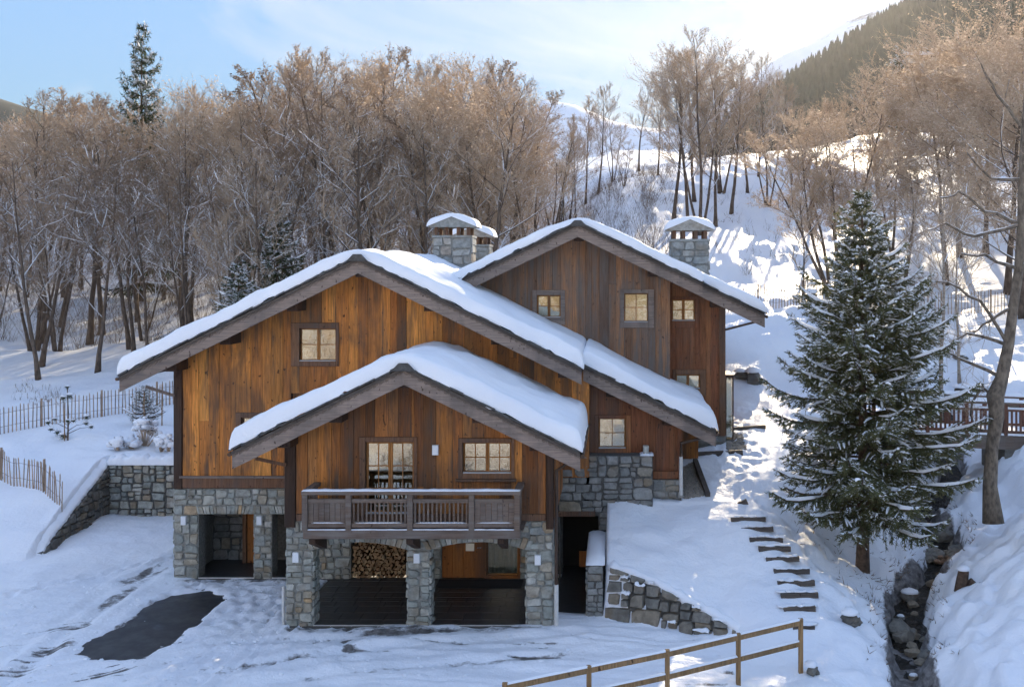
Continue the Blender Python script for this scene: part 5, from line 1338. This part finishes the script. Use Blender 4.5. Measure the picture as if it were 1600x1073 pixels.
def paling(name, pts, label, pitch=.165, h=1.1, seed=0, lean=.03):
    rng = random.Random(seed); x0, y0 = pts[0]; t_ = thing(name, (x0, y0, gzd(x0, y0)), label, 'fence')
    protos = []
    for k in range(4):
        q = MB(); w_ = .02; hh = h*(1+.03*k); q.add([(-w_,-.012,-.15),(w_,-.012,-.15),(w_,.012,-.15),(-w_,.012,-.15),(-w_*.9,-.01,hh-.06),(w_*.9,-.01,hh-.06),(w_*.9,.01,hh-.06),(-w_*.9,.01,hh-.06),(0,0,hh)],
            [(3,2,1,0),(0,1,5,4),(1,2,6,5),(2,3,7,6),(3,0,4,7),(4,5,8),(5,6,8),(6,7,8),(7,4,8)]); me = mkmesh('picket', q.v, q.f); me.materials.append(MAT['fence_wood']); protos.append(me)
    pm = MB().tube([(0,0,-.2),(0,0,h*1.12)], [.05,.045], 7); pme = mkmesh('post', pm.v, pm.f); pme.materials.append(MAT['fence_wood'])
    d = 0; wires = [[], []]; npick = 0; nextpost = 0
    segs = list(zip(pts[:-1], pts[1:]))
    for a, b in segs:
        L = math.hypot(b[0]-a[0], b[1]-a[1]); k = 0
        while k*pitch < L:
            u = k*pitch/L; x, y = a[0]+(b[0]-a[0])*u, a[1]+(b[1]-a[1])*u; z = gzd(x, y)
            o = bpy.data.objects.new('picket', rng.choice(protos)); link(o, t_); o.location = Vector((x, y, z))-ORG[t_.name]
            o.rotation_euler = (rng.uniform(-lean,lean), rng.uniform(-lean,lean), math.atan2(b[1]-a[1], b[0]-a[0])+rng.uniform(-.2,.2))
            for w_, f in zip(wires, (.28, .8)): w_.append((x, y-.0, z+h*f))
            d += pitch
            if d > nextpost:
                o = bpy.data.objects.new('post', pme); link(o, t_); o.location = Vector((x, y+.07, z))-ORG[t_.name]; nextpost += 2.6
            k += 1
    for w_ in wires: MB().tube(w_, .007, 4).build('wire', 'pipe_brown', t_)
    return t_
paling('paling_fence', [(-29.5,42.6),(-26.4,44.0),(-21.7,50.0),(-18.5,53)], 'chestnut paling fence running below the wood at the left', seed=1)
paling('paling_fence', [(-26.2,40.0),(-23.7,39.6),(-22.1,39.0),(-20.45,37.9)], 'short paling fence above the sloping end of the retaining wall', seed=2, lean=.05)
paling('paling_fence', [(5.2,54.0),(11.5,55.6),(17,55.4),(23.5,54.2)], 'paling fence crossing the sunny hillside right of the chalet', seed=3, pitch=.17)

# steps up the bank: timber edges in the snow
st = [(1169,804,54),(1183,818,50),(1197,836,52),(1210,852,50),(1223,871,52),(1237,889,56),(1244,909,58),(1249,930,58),(1249,952,50),(1256,979,34)]
x, y = hit(1210, 860); sp = thing('garden_steps', (x, y, gz(x, y)), 'flight of timber edged steps climbing the snowy bank left of the spruce', 'steps')
rng = random.Random(3)
for px, py, w_ in st:
    x, y = hit(px, py+4); z = gzd(x, y); L = w_*y/F
    q = MB(); q.bar((x-L/2, y+rng.uniform(-.04,.04), z-.005+rng.uniform(-.02,.03)), (x+L/2, y+rng.uniform(-.04,.04), z+.0+rng.uniform(-.02,.03)), .13, .14); o = q.build('step_edge', 'step_timber', sp)
    mm = MB()
    for q_ in range(8): mm.blob((x-L/2+L*(q_+rng.random())/8, y+.09+rng.uniform(-.03,.05), z+.085+rng.uniform(-.02,.01)), rng.uniform(.08,.2), rng.uniform(.08,.13), rng.uniform(.02,.045), rng, 8, 5, .2)
    mm.build('snow', 'snow', sp, True, kind='stuff')
# timber edges of the path and gravel strips
def timber(pa, pb, name, label, w_=.16, h=.2):
    a, b = hit(*pa), hit(*pb); A = Vector((a[0], a[1], gzd(*a)+h*.2)); B = Vector((b[0], b[1], gzd(*b)+h*.2))
    o = MB().bar(A, B, w_, h).build(name, 'step_timber'); tag(o, label, 'timber'); return o
timber((1042,776), (1168,780), 'edging_timber', 'long squared timber lying at the top of the steps')
timber((1082,714), (1160,711), 'edging_timber', 'squared timber edge beside the rear plinth')
timber((1137,676), (1196,673), 'edging_timber', 'threshold timber across the path by the glazed side entrance')
timber((1086,728), (1106,770), 'edging_timber', 'short timber edging the gravel strip beside the plinth')
def gravel(poly, name, label, n, seed):
    rng = random.Random(seed); pts = [hit(*p) for p in poly]; m = MB()
    cx = sum(p[0] for p in pts)/len(pts); cy = sum(p[1] for p in pts)/len(pts)
    xs = [p[0] for p in pts]; ys = [p[1] for p in pts]; k = 0; tries = 0
    while k < n and tries < n*20:
        tries += 1; x, y = rng.uniform(min(xs), max(xs)), rng.uniform(min(ys), max(ys))
        if not in_poly(np.array([x]), np.array([y]), pts)[0]: continue
        s = rng.uniform(.025, .06); m.blob((x, y, gzd(x, y)+.02), s*1.2, s, s*.7, rng, 5, 3, .25); k += 1
    o = m.build(name, 'gravel', kind='stuff'); o['label'] = label
gravel([(1066,734),(1086,728),(1104,768),(1070,774)], 'gravel', 'strip of grey gravel beside the plinth', 900, 1)
gravel([(1136,684),(1158,684),(1166,706),(1136,710)], 'gravel', 'patch of tan gravel at the glazed entrance', 700, 2)

# boulder wall at the foot of the mound
def rock(m, c, rx, ry, rz, rng, rough=.22, nu=9, nv=6):
    """angular rock: lumpy shell with flattened facets"""
    b0 = len(m.v); m.blob(c, rx, ry, rz, rng, nu, nv, rough)
    ns = [(rdir(rng), rng.uniform(.62,.85)) for _ in range(6)]
    for i in range(b0, len(m.v)):
        v = Vector(m.v[i])-Vector(c); u = Vector((v.x/rx, v.y/ry, v.z/rz))
        for n, d in ns:
            k = u.dot(n)-d
            if k > 0: u -= n*k
        m.v[i] = (c[0]+u.x*rx, c[1]+u.y*ry, c[2]+u.z*rz)
    return m
def block(m, c, rx, ry, rz, rng, n=3, sharp=9.0, jit=.10, tilt=.3):
    """split, blocky rock"""
    idx = {}; b0 = len(m.v); rot = Matrix.Rotation(rng.uniform(-tilt, tilt), 3, 'Y') @ Matrix.Rotation(rng.uniform(-.15,.15), 3, 'X')
    sk = (rng.uniform(-.25,.25), rng.uniform(-.2,.2))
    cuts = [(rdir(rng), rng.uniform(.95,1.15)) for _ in range(5)]
    def vid(i, j, k):
        if (i,j,k) not in idx:
            u = Vector((2*i/n-1, 2*j/n-1, 2*k/n-1)); L = (abs(u.x)**sharp+abs(u.y)**sharp+abs(u.z)**sharp)**(1/sharp); u = u/L
            for nn, d in cuts:
                e = u.dot(nn)-d
                if e > 0: u -= nn*e
            u += rdir(rng)*jit; u.x += u.z*sk[0]; u.z += u.x*sk[1]*.5
            v = rot @ Vector((u.x*rx, u.y*ry, u.z*rz)); idx[(i,j,k)] = len(m.v); m.v.append((c[0]+v.x, c[1]+v.y, c[2]+v.z))
        return idx[(i,j,k)]
    for a in range(n):
        for b in range(n):
            for f in ([(0,a,b),(0,a,b+1),(0,a+1,b+1),(0,a+1,b)], [(n,a,b),(n,a+1,b),(n,a+1,b+1),(n,a,b+1)], [(a,0,b),(a+1,0,b),(a+1,0,b+1),(a,0,b+1)], [(a,n,b),(a,n,b+1),(a+1,n,b+1),(a+1,n,b)], [(a,b,0),(a,b+1,0),(a+1,b+1,0),(a+1,b,0)], [(a,b,n),(a+1,b,n),(a+1,b+1,n),(a,b+1,n)]):
                m.f.append(tuple(vid(*q) for q in f))
    return m
rng = random.Random(14)
bwall = thing('boulder_wall', (1.4, 28.6, 0), 'rough boulder wall with snow in its gaps right of the passage', 'wall')
A_ = Vector((-.30, 29.14, -.12)); B_ = Vector((3.55, 27.62, -.12)); U_ = (B_-A_).normalized(); N_out = Vector((U_.y, -U_.x, 0)); V_ = (Vector((0,0,1))-N_out*.30).normalized(); Lw = (B_-A_).length
poly_ = [(0,-.2),(Lw,-.2),(Lw,.10),(Lw*.62,.70),(Lw*.34,1.18),(0,1.48)]
q = MB(); n_ = len(poly_); q.add([A_+U_*u+V_*v-N_out*.02 for u, v in poly_]+[A_+U_*u+V_*v-N_out*.6 for u, v in poly_], [tuple(range(n_)), tuple(range(2*n_-1,n_-1,-1))]+[(i,i+n_,(i+1)%n_+n_,(i+1)%n_) for i in range(n_)])
core_ = q.build('earth_core', 'mortar_dark', bwall)
def hp(p, q_): nx, ny = -(q_[1]-p[1]), q_[0]-p[0]; return (nx, ny, nx*p[0]+ny*p[1])
stone_face(core_, A_, U_, Lw, 1.62, .48, .33, 'boulder', N=N_out, V=V_, rng=rng, depth=.10, joint=.012, key='bw', clips=[hp((0,1.60),(Lw*.34,1.30)), hp((Lw*.34,1.30),(Lw*.62,.84)), hp((Lw*.62,.84),(Lw,.28))])
top_st = [s_ for s_ in STONES]
mm = MB()
for A__, par, vs, fs, mt, k_ in top_st:
    zt_ = max(v.z for v in vs); c = sum((v for v in vs), Vector())/len(vs)
    if rng.random() < .3:
        w_ = max(v.x for v in vs)-min(v.x for v in vs); pts = [Vector((c.x+w_*(i/5-.5)*rng.uniform(.7,.95), c.y+.02-(i/5-.5)*w_*.4-.06, zt_-.02+rng.uniform(-.03,.01))) for i in range(6)]
        snow_on(mm, pts, [rng.uniform(.02,.07) for _ in pts], rng)
mm.build('snow', 'snow', bwall, True, kind='stuff')
tl = [(-.02,1.60),(Lw*.17,1.47),(Lw*.34,1.30),(Lw*.48,1.08),(Lw*.62,.84),(Lw*.81,.56),(Lw,.28),(Lw+.4,.05)]; pts = []
for (u0, v0), (u1, v1) in zip(tl[:-1], tl[1:]):
    for q_ in range(5): u, v = u0+(u1-u0)*q_/5, v0+(v1-v0)*q_/5; pts.append(A_+U_*u+V_*v-N_out*.12+Vector((0,0,-.05+rng.uniform(-.03,.03))))
mm = MB(); mm.tube(pts, [.13+.07*rng.random() for _ in pts], 9); mm.build('snow', 'snow', bwall, True)
make_stones()
# rails along the drive in the foreground
fr = [(4.64,25.5),(2.98,24.62),(1.22,23.6),(-.56,22.55),(-2.3,21.5)]
ft = thing('wooden_railing', (1.2, 23.6, 0), 'light brown two rail wooden railing in the foreground, snow on its rails', 'railing')
tops = []
for k, (x, y) in enumerate(fr):
    zg = gzd(x, y); zt_ = max(zg, -.15)+1.22 if k else 1.28
    tops.append((x, y, zt_)); MB().cbox(x-.055, x+.055, y-.055, y+.055, zg-.2, zt_, .012).build('post', 'rail_wood', ft)
for (a, b) in zip(tops[:-1], tops[1:]):
    A, B = Vector(a), Vector(b)
    for dz_, hh in ((-.10, .12), (-.62, .12)):
        off = Vector((0,.0,dz_)); MB().bar(A+off, B+off, .06, hh).build('rail', 'rail_wood', ft)
        mm = MB(); pts = [(A+off).lerp(B+off, i/14)+Vector((0,0,hh/2-.006)) for i in range(15)]; snow_on(mm, pts, [.034*rng.uniform(.7,1.1) for _ in pts], rng); mm.build('snow', 'snow', ft, True)

# bridge over the stream
YBR = 38.0; bx0, bx1 = PX(1388,YBR), PX(1640,YBR); zdk = PZ(674,YBR)
br = thing('footbridge', (12.5, YBR, 2.5), 'red brown timber footbridge with railing crossing the stream behind the spruce', 'bridge')
sl = -.012
for yy in (YBR, YBR+2.2):
    MB().bar((bx0,yy,zdk-.24), (bx1,yy,zdk-.24-.25), .22, .46).build('beam', 'balcony_wood', br)
q = MB(); x = bx0
k = 0
while x < bx1:
    MB().box(x, x+.19, YBR-.08, YBR+2.3, zdk-.02-(x-bx0)*.04, zdk+.03-(x-bx0)*.04).build('deck_plank', 'balcony_wood', br); x += .2
snow_strip(bx0, bx1, YBR-.06, YBR+2.2, zdk-.02-.0, .09, br, RNG, nseg=40) if False else None
dsn = MB(); pts = [(bx0+(bx1-bx0)*i/30, zdk+.03-(bx1-bx0)*i/30*.04) for i in range(31)]
dsn.add([(x,YBR-.05,z) for x,z in pts]+[(x,YBR-.02,z+.07) for x,z in pts]+[(x,YBR+2.2,z+.07) for x,z in pts], [(i,i+1,31+i+1,31+i) for i in range(30)]+[(31+i,32+i,63+i,62+i) for i in range(30)])
dsn.build('snow', 'snow', br)
for yy, full in ((YBR+.02, True), (YBR+2.15, False)):
    px_ = bx0; zz = lambda x: zdk+.04-(x-bx0)*.04
    while px_ < bx1:
        MB().cbox(px_-.07, px_+.07, yy-.07, yy+.07, zz(px_)-.1, zz(px_)+1.14, .01).build('post', 'bridge_red', br); px_ += 1.45
    for f, w_, h_, mt in ((1.18,.2,.07,'balcony_wood'),(.93,.06,.10,'bridge_red'),(.12,.06,.10,'bridge_red')):
        MB().bar((bx0,yy,zz(bx0)+f), (bx1,yy,zz(bx1)+f), w_, h_).build('rail', mt, br)
    mm = MB(); pts = [Vector((bx0+(bx1-bx0)*i/30, yy, zz(bx0+(bx1-bx0)*i/30)+1.19)) for i in range(31)]; snow_on(mm, pts, [.085*RNG.uniform(.8,1.1) for _ in pts], RNG); mm.build('snow', 'snow', br, True)
    mm = MB(); pts = [p-Vector((0,0,.24)) for p in pts]; snow_on(mm, pts, [.05]*31, RNG); mm.build('snow', 'snow', br, True)
    x = bx0+.1
    while x < bx1 and full:
        MB().box(x, x+.075, yy-.015, yy+.015, zz(x)+.17, zz(x)+.88).build('baluster', 'bridge_red', br); x += .165
for xx in (bx0+.0, bx1-1.2):
    MB().box(xx-.5, xx+1.1, YBR-.1, YBR+2.3, 1.0, zdk-.5-(.05 if xx > bx0 else 0)).build('abutment', 'stone_dark', br)

# stream rocks, stump, logs
rng = random.Random(9)
for k in range(46):
    i = rng.randrange(12, len(fine)-26); X, Y, z = fine[i]; s = rng.choice([.1,.13,.17,.22,.3,.38]); x = X+rng.choice([-1,1])*rng.uniform(.05,.7); y = Y+rng.uniform(-.3,.3)
    t_ = thing('stream_rock', (x, y, z), 'wet dark rock in the bed of the stream', 'rock', 'rocks in the stream'); m = rock(MB(), (x, y, z+.15), s*1.2, s, s*.8, rng); m.build('stone', 'boulder', t_)
    if rng.random() < .12: MB().blob((x, y, z+.15+s*.5), s*.95, s*.85, s*.42, rng, 10, 6, .12, True).build('snow', 'snow', t_, True)
x, y = hit(1478, 884); t_ = thing('stone_heap', (x, y, gz(x, y)), 'heap of rust coloured stones beside the stream bend', 'stones')
for k in range(16): rock(MB(), (x+rng.uniform(-.35,.35), y+rng.uniform(-.3,.3), gzd(x, y)+.12+rng.uniform(0,.22)), .12, .1, .09, rng).build('stone', 'rust_stone', t_)
x, y = hit(1512, 912); z = gzd(x, y); t_ = thing('tree_stump', (x, y, z), 'broken brown tree stump poking out of the right snow bank', 'stump')
MB().tube([(x-.2,y,z-.2),(x-.16,y-.02,z+.2),(x-.13,y-.05,z+.46)], [.2,.17,.15], 9).build('trunk', 'bark_spruce', t_)
MB().tube([(x-.02,y-.12,z+.1),(x+.2,y-.16,z-.02),(x+.45,y-.18,z+.06),(x+.58,y-.15,z+.05)], [.17,.14,.1,.05], 8).build('root', 'bark_spruce', t_)
MB().blob((x-.14,y-.02,z+.46), .2, .2, .13, rng, 10, 6, .1, True).build('snow', 'snow', t_, True)
x, y = hit(1436, 945); z = gzd(x, y)
for (px, py, w_, h_, lab) in ((1160,590,26,14,'dark rock in the snow bank, left of two by the path'),(1178,592,24,22,'dark rock in the snow bank, right of two by the path'),(1268,463,22,18,'dark snow capped rock below the hillside fence'),(1500,560,22,10,'dark rock edge in the snow behind the bridge, left'),(1520,615,60,14,'long dark rock ledge in the snow behind the bridge'),(1590,625,60,12,'dark rock ledge at the right edge behind the bridge'),(1330,975,30,20,'dark rock showing through snow left of the stream'),(1270,1045,20,16,'dark stone beside the end post of the railing')):
    x, y = hit(px, py+h_/2); z = gzd(x, y); k = y/F; t_ = thing('rock', (x, y, z), lab, 'rock')
    m = rock(MB(), (x, y+.1, z+h_*k*.35), w_*k/2, w_*k/3+.1, h_*k*.6, rng); rock(m, (x+w_*k*.35, y+.05, z+h_*k*.2), w_*k/4, w_*k/4, h_*k*.35, rng); m.build('stone', 'boulder', t_)
    MB().blob((x-.02, y+.12, z+h_*k*.85), w_*k*.5, w_*k/3+.08, h_*k*.35+.03, rng, 10, 6, .12, True).build('snow', 'snow', t_, True)

# snow laden shrubs above the retaining wall
def shrub(px, py, w_, h_, label, seed):
    rng = random.Random(seed); y = rng.uniform(41.9, 42.8); x = PX(px, y); z = gzd(x, y); k = y/F; W, H = w_*k/2, h_*k
    t_ = thing('shrub', (x, y, z), label, 'shrub', 'snow laden shrubs on the retaining wall'); m, s, lf = MB(), MB(), MB()
    for _ in range(int(40*W/.5)):
        a = rng.uniform(0, 6.28); rr = rng.random()**.6; e = Vector((x+math.cos(a)*rr*W, y+math.sin(a)*rr*W*.8, z+H*(1-.55*rr*rr)*rng.uniform(.6,1))); b = Vector((x+math.cos(a)*rr*W*.2, y, z-.05))
        m.tube([b, b.lerp(e,.55)+Vector((0,0,.05)), e], [.012,.009,.005], 3, cap=False)
        for q in range(14): leafq(lf, e+rdir(rng)*rng.uniform(.02,.14), .035, rng)
        if rng.random() < .8: r_ = rng.uniform(.08,.19); s.blob((e.x, e.y, e.z+.03), r_*1.2, r_, r_*.75, rng, 8, 5, .15)
    m.build('stems', 'twig', t_); lf.build('leaves', 'dry_leaf_dark', t_); s.build('snow', 'snow', t_, True, kind='stuff')
shrub(184, 712, 22, 22, 'low snowy shrub at the left end of the retaining wall top', 1)
shrub(226, 715, 46, 46, 'largest snow laden shrub in the middle of the wall top', 2)
shrub(252, 690, 22, 26, 'round snow capped shrub behind the largest one', 3)
shrub(264, 716, 16, 26, 'small snowy shrub touching the chalet corner', 4)
shrub(206, 718, 22, 18, 'little snowy shrub in front of the largest one', 5)
for px, pt, pb, lab in ((225,612,672,'thin bamboo stake beside the tiny spruce'),(253,600,668,'thin bamboo stake near the chalet corner')):
    x, y = hit(px, pb); z = gzd(x, y); o = MB().tube([(x,y,z-.1),(x+.01,y,PZ(pt,y))], .025, 6).build('plant_stake', 'rail_wood'); tag(o, lab, 'stake')
# young pine tied to a stake
rng = random.Random(6); x, y = hit(106, 690); z = gzd(x, y); k = y/F
t_ = thing('young_pine', (x, y, z), 'young staked pine with few snowy tufts on the left bank', 'tree'); H = 82*k
T, N_, S_ = MB(), MB(), MB(); T.tube([(x,y,z-.1),(x+.02,y,z+H*.5),(x-.02,y,z+H)], [.035,.028,.015], 6)
def tuft(c, r):
    for _ in range(70): blade(N_, c+rdir(rng)*r*.3, (rdir(rng)+Vector((0,0,.25))).normalized(), r, .008, rng)
    S_.blob((c.x, c.y, c.z+r*.4), r*.75, r*.6, r*.38, rng, 8, 5, .15, True)
tuft(Vector((x-.02,y,z+H)), .16); tuft(Vector((x+.1,y,z+H*.83)), .22); tuft(Vector((x-.16,y-.1,z+H*.8)), .2)
for (dx, dz, r) in ((-.75,.30,.17),(-.45,.36,.14),(.4,.34,.12),(.95,.40,.19),(.75,.26,.17),(1.0,.2,.15),(-.25,.02,.24),(-.6,.08,.18),(-.9,.14,.14),(.15,.34,.12)):
    e = Vector((x+dx*.95, y+rng.uniform(-.3,.3), z+H*dz+.1)); T.tube([(x,y,z+H*max(.05,dz-.08)), (Vector((x,y,z+H*dz))+e)/2, e], [.015,.011,.006], 4, cap=False); tuft(e, r)
T.build('trunk', 'bark', t_); N_.build('crown', 'needle_dark', t_); S_.build('snow', 'snow', t_, True, kind='stuff'); MB().tube([(x-.12,y-.05,z-.1),(x-.1,y-.05,z+H*.72)], .022, 6).build('stake', 'rail_wood', t_)

# crumbs of snow on the trodden forecourt
m = MB(); rng = random.Random(12)
for _ in range(300):
    if rng.random() < .5: x, y = rng.uniform(-19, -1), rng.uniform(24.6, 28.1)
    else: x, y = rng.uniform(-19, -9.6), rng.uniform(26, 32.5)
    s = rng.choice([.012,.018,.025,.03,.05]); m.blob((x, y, gzd(x, y)+s*.3), s*1.3, s, s*.7, rng, 6, 4, .25)
o = m.build('snow_crumbs', 'snow', kind='stuff'); o['label'] = 'lumps of snow scattered on the forecourt'
# dry stalks and dark litter on the stream banks and under the spruce
m = MB()
for _ in range(300):
    i = rng.randrange(10, len(fine)-20); X, Y, z = fine[i]; sg = rng.choice([-1,1]); x = X+sg*rng.uniform(.55,1.15); y = Y+rng.uniform(-.3,.3); zz = gzd(x, y)
    for q in range(3): blade(m, Vector((x,y,zz-.02)), Vector((rng.uniform(-.7,.7)-sg*.5,rng.uniform(-.7,.7),rng.uniform(.1,1))).normalized(), rng.uniform(.1,.3), .012, rng)
for _ in range(160):
    a = rng.uniform(0,6.28); r = rng.uniform(.3,2.2); x, y = 7.75+math.cos(a)*r, 32+math.sin(a)*r*.8
    blade(m, Vector((x,y,gzd(x,y))), Vector((rng.uniform(-1,1),rng.uniform(-1,1),rng.uniform(.05,.7))).normalized(), rng.uniform(.1,.3), .014, rng)
o = m.build('dry_litter', 'dry_leaf_dark', kind='stuff'); o['label'] = 'dry grass and litter along the stream banks'

# ------------------------------------------------------------------ far things
def hut(x, y, W, D, H, rh, label, name, wall, z=None, flat=False, nwin=2):
    z = gz(x, y)-.3 if z is None else z; t_ = thing(name, (x, y, z), label, 'building')
    MB().box(x-W/2, x+W/2, y, y+D, z-2, z+H).build('wall', wall, t_)
    for k in range(nwin):
        xx = x-W/2+W*(k+.5)/nwin; MB().box(xx-.5, xx+.5, y-.06, y-.002, z+H*.45, z+H*.75).build('window', 'interior', t_)
    if flat:
        MB().box(x-W/2-.5, x+W/2+.5, y-.5, y+D+.5, z+H, z+H+.3).build('roof', 'dark_timber', t_); MB().box(x-W/2-.6, x+W/2+.6, y-.6, y+D+.6, z+H+.3, z+H+.8).build('roof_snow', 'snow', t_)
    else:
        MB().prism([(x-W/2-.8,z+H-.3),(x+W/2+.8,z+H-.3),(x+W/2+.8,z+H-.1),(x,z+H+rh),(x-W/2-.8,z+H-.1)], y-.8, y+D+.6).build('roof', wall, t_)
        MB().prism([(x-W/2-.85,z+H-.1),(x,z+H+rh+.02),(x+W/2+.85,z+H-.1),(x+W/2+.85,z+H+.15),(x,z+H+rh+.3),(x-W/2-.85,z+H+.15)], y-.4, y+D+.7).build('roof_snow', 'snow', t_)
y = 118; hut(PX(487,y), y, 4.0, 5, PZ(205,y)-PZ(245,y), 1.6, 'dark wooden hut with pointed roof among the trees at the crest', 'mountain_hut', 'chalet_far', z=PZ(245,y), nwin=1)
y = 170; hut(PX(1440,y), y, 5.2, 7, PZ(90,y)-PZ(128,y), 0, 'pale building with flat snowy roof high on the right slope', 'hillside_building', 'plaster', z=PZ(128,y), flat=True)
def slope(name, xs, ys, fn, mat, label):
    X, Y = np.meshgrid(xs, ys); Z = fn(X, Y); nu, nv = len(xs), len(ys)
    o = obj(name, np.stack([X.ravel(), Y.ravel(), Z.ravel()], 1), [(j*nu+i, j*nu+i+1, (j+1)*nu+i+1, (j+1)*nu+i) for j in range(nv-1) for i in range(nu-1)], mat, None, True); tag(o, label, kind='structure'); return o
# wooded mountainside at the upper right
def crest(px): return np.interp(px, [860, 1000, 1100, 1180, 1230, 1290, 1340, 1400, 1500, 1600, 1900], [340, 280, 220, 172, 138, 100, 70, 38, -10, -60, -170])
def mtn(X, Y):
    px = HX + X/480*F; c = CAM_Z + (HY-crest(px))*480/F
    t_ = sstep(150, 480, Y); return 26+(c-26)*t_ - np.maximum(Y-480, 0)*.25 + 4*fbm(X/40., Y/40., 3, 61)
slope('wooded_mountainside', np.arange(-60, 420, 6), np.arange(190, 640, 8), mtn, 'mountain_snow', 'steep mountainside at the upper right')
def ridge(X, Y):
    px = HX + X/760*F; c = np.interp(px, [700, 800, 850, 900, 960, 1040, 1120, 1180, 1230, 1300, 1390, 1500], [300, 200, 158, 166, 195, 200, 160, 115, 84, 46, 4, -50]); c = CAM_Z+(HY-c)*760/F
    return 30+(c-30)*sstep(560, 760, Y)-np.maximum(Y-760, 0)*.3+9*fbm(X/60., Y/60., 4, 71)*sstep(560, 700, Y)*.8
slope('snowy_mountain', np.arange(-160, 420, 6), np.arange(550, 900, 8), ridge, 'mountain_snow', 'distant snowy mountain ridge')
def lh(X, Y):
    px = HX + X/500*F; c = CAM_Z+(HY-np.interp(px, [-300, -60, 0, 60, 140, 260], [110, 140, 152, 172, 205, 270]))*500/F; return 24+(c-24)*sstep(300, 500, Y)-np.maximum(Y-500,0)*.3+2*fbm(X/30.,Y/30.,3,81)
slope('wooded_far_hill', np.arange(-520, -160, 6), np.arange(300, 620, 8), lh, 'mountain_wood', 'distant wooded hill at the left edge')
rng = random.Random(15); m = MB()
def cone(x, y, z, h, r):
    b = len(m.v); n = 5; a0 = rng.uniform(0, 6)
    for lv, (f, rr) in enumerate(((.05,1.0),(.38,.45),(.34,.78),(.7,.22),(.66,.5))):
        for k in range(n):
            a = a0+k*6.2832/n+lv*.6; q = rr*r*rng.uniform(.8,1.2); m.v.append((x+math.cos(a)*q, y+math.sin(a)*q, z+h*f))
    m.v.append((x, y, z+h)); t = len(m.v)-1
    for lo_, hi_ in ((0,1),(2,3)):
        for k in range(n): m.f.append((b+lo_*n+k, b+lo_*n+(k+1)%n, b+hi_*n+(k+1)%n, b+hi_*n+k))
    for k in range(n): m.f.append((b+4*n+k, b+4*n+(k+1)%n, t))
k = 0
while k < 7000:
    y = 486-rng.random()**1.6*280; px = rng.uniform(1040, 1720); x = PX(px, y)
    pc = HX + x/480*F
    if px < 1060+rng.random()**.5*190 or (y > 440 and pc < 1330+rng.random()*60 and pc > 1100 and y > 440+rng.random()*40): continue
    z = float(mtn(np.array(x), np.array(y)))
    h = rng.uniform(5, 10); cone(x, y, z-.5, h, h*.17); k += 1
o = m.build('conifer_forest', 'hazed_conifer', kind='stuff'); o['label'] = 'dense conifer forest covering the mountainside'
# ------------------------------------------------------------------ thin winter haze
hz = NT('haze'); hz.n.remove(hz.b)
pv_ = hz.node('ShaderNodeVolumePrincipled'); pv_.inputs['Color'].default_value = (.93,.95,1,1); pv_.inputs['Density'].default_value = .000042; pv_.inputs['Anisotropy'].default_value = .76
hz.link(pv_.outputs[0], hz.out.inputs['Volume'])
o = MB().box(-560, 560, -240, 930, -5, 215).build('haze', 'haze', kind='stuff'); o['label'] = 'thin winter haze filling the valley'
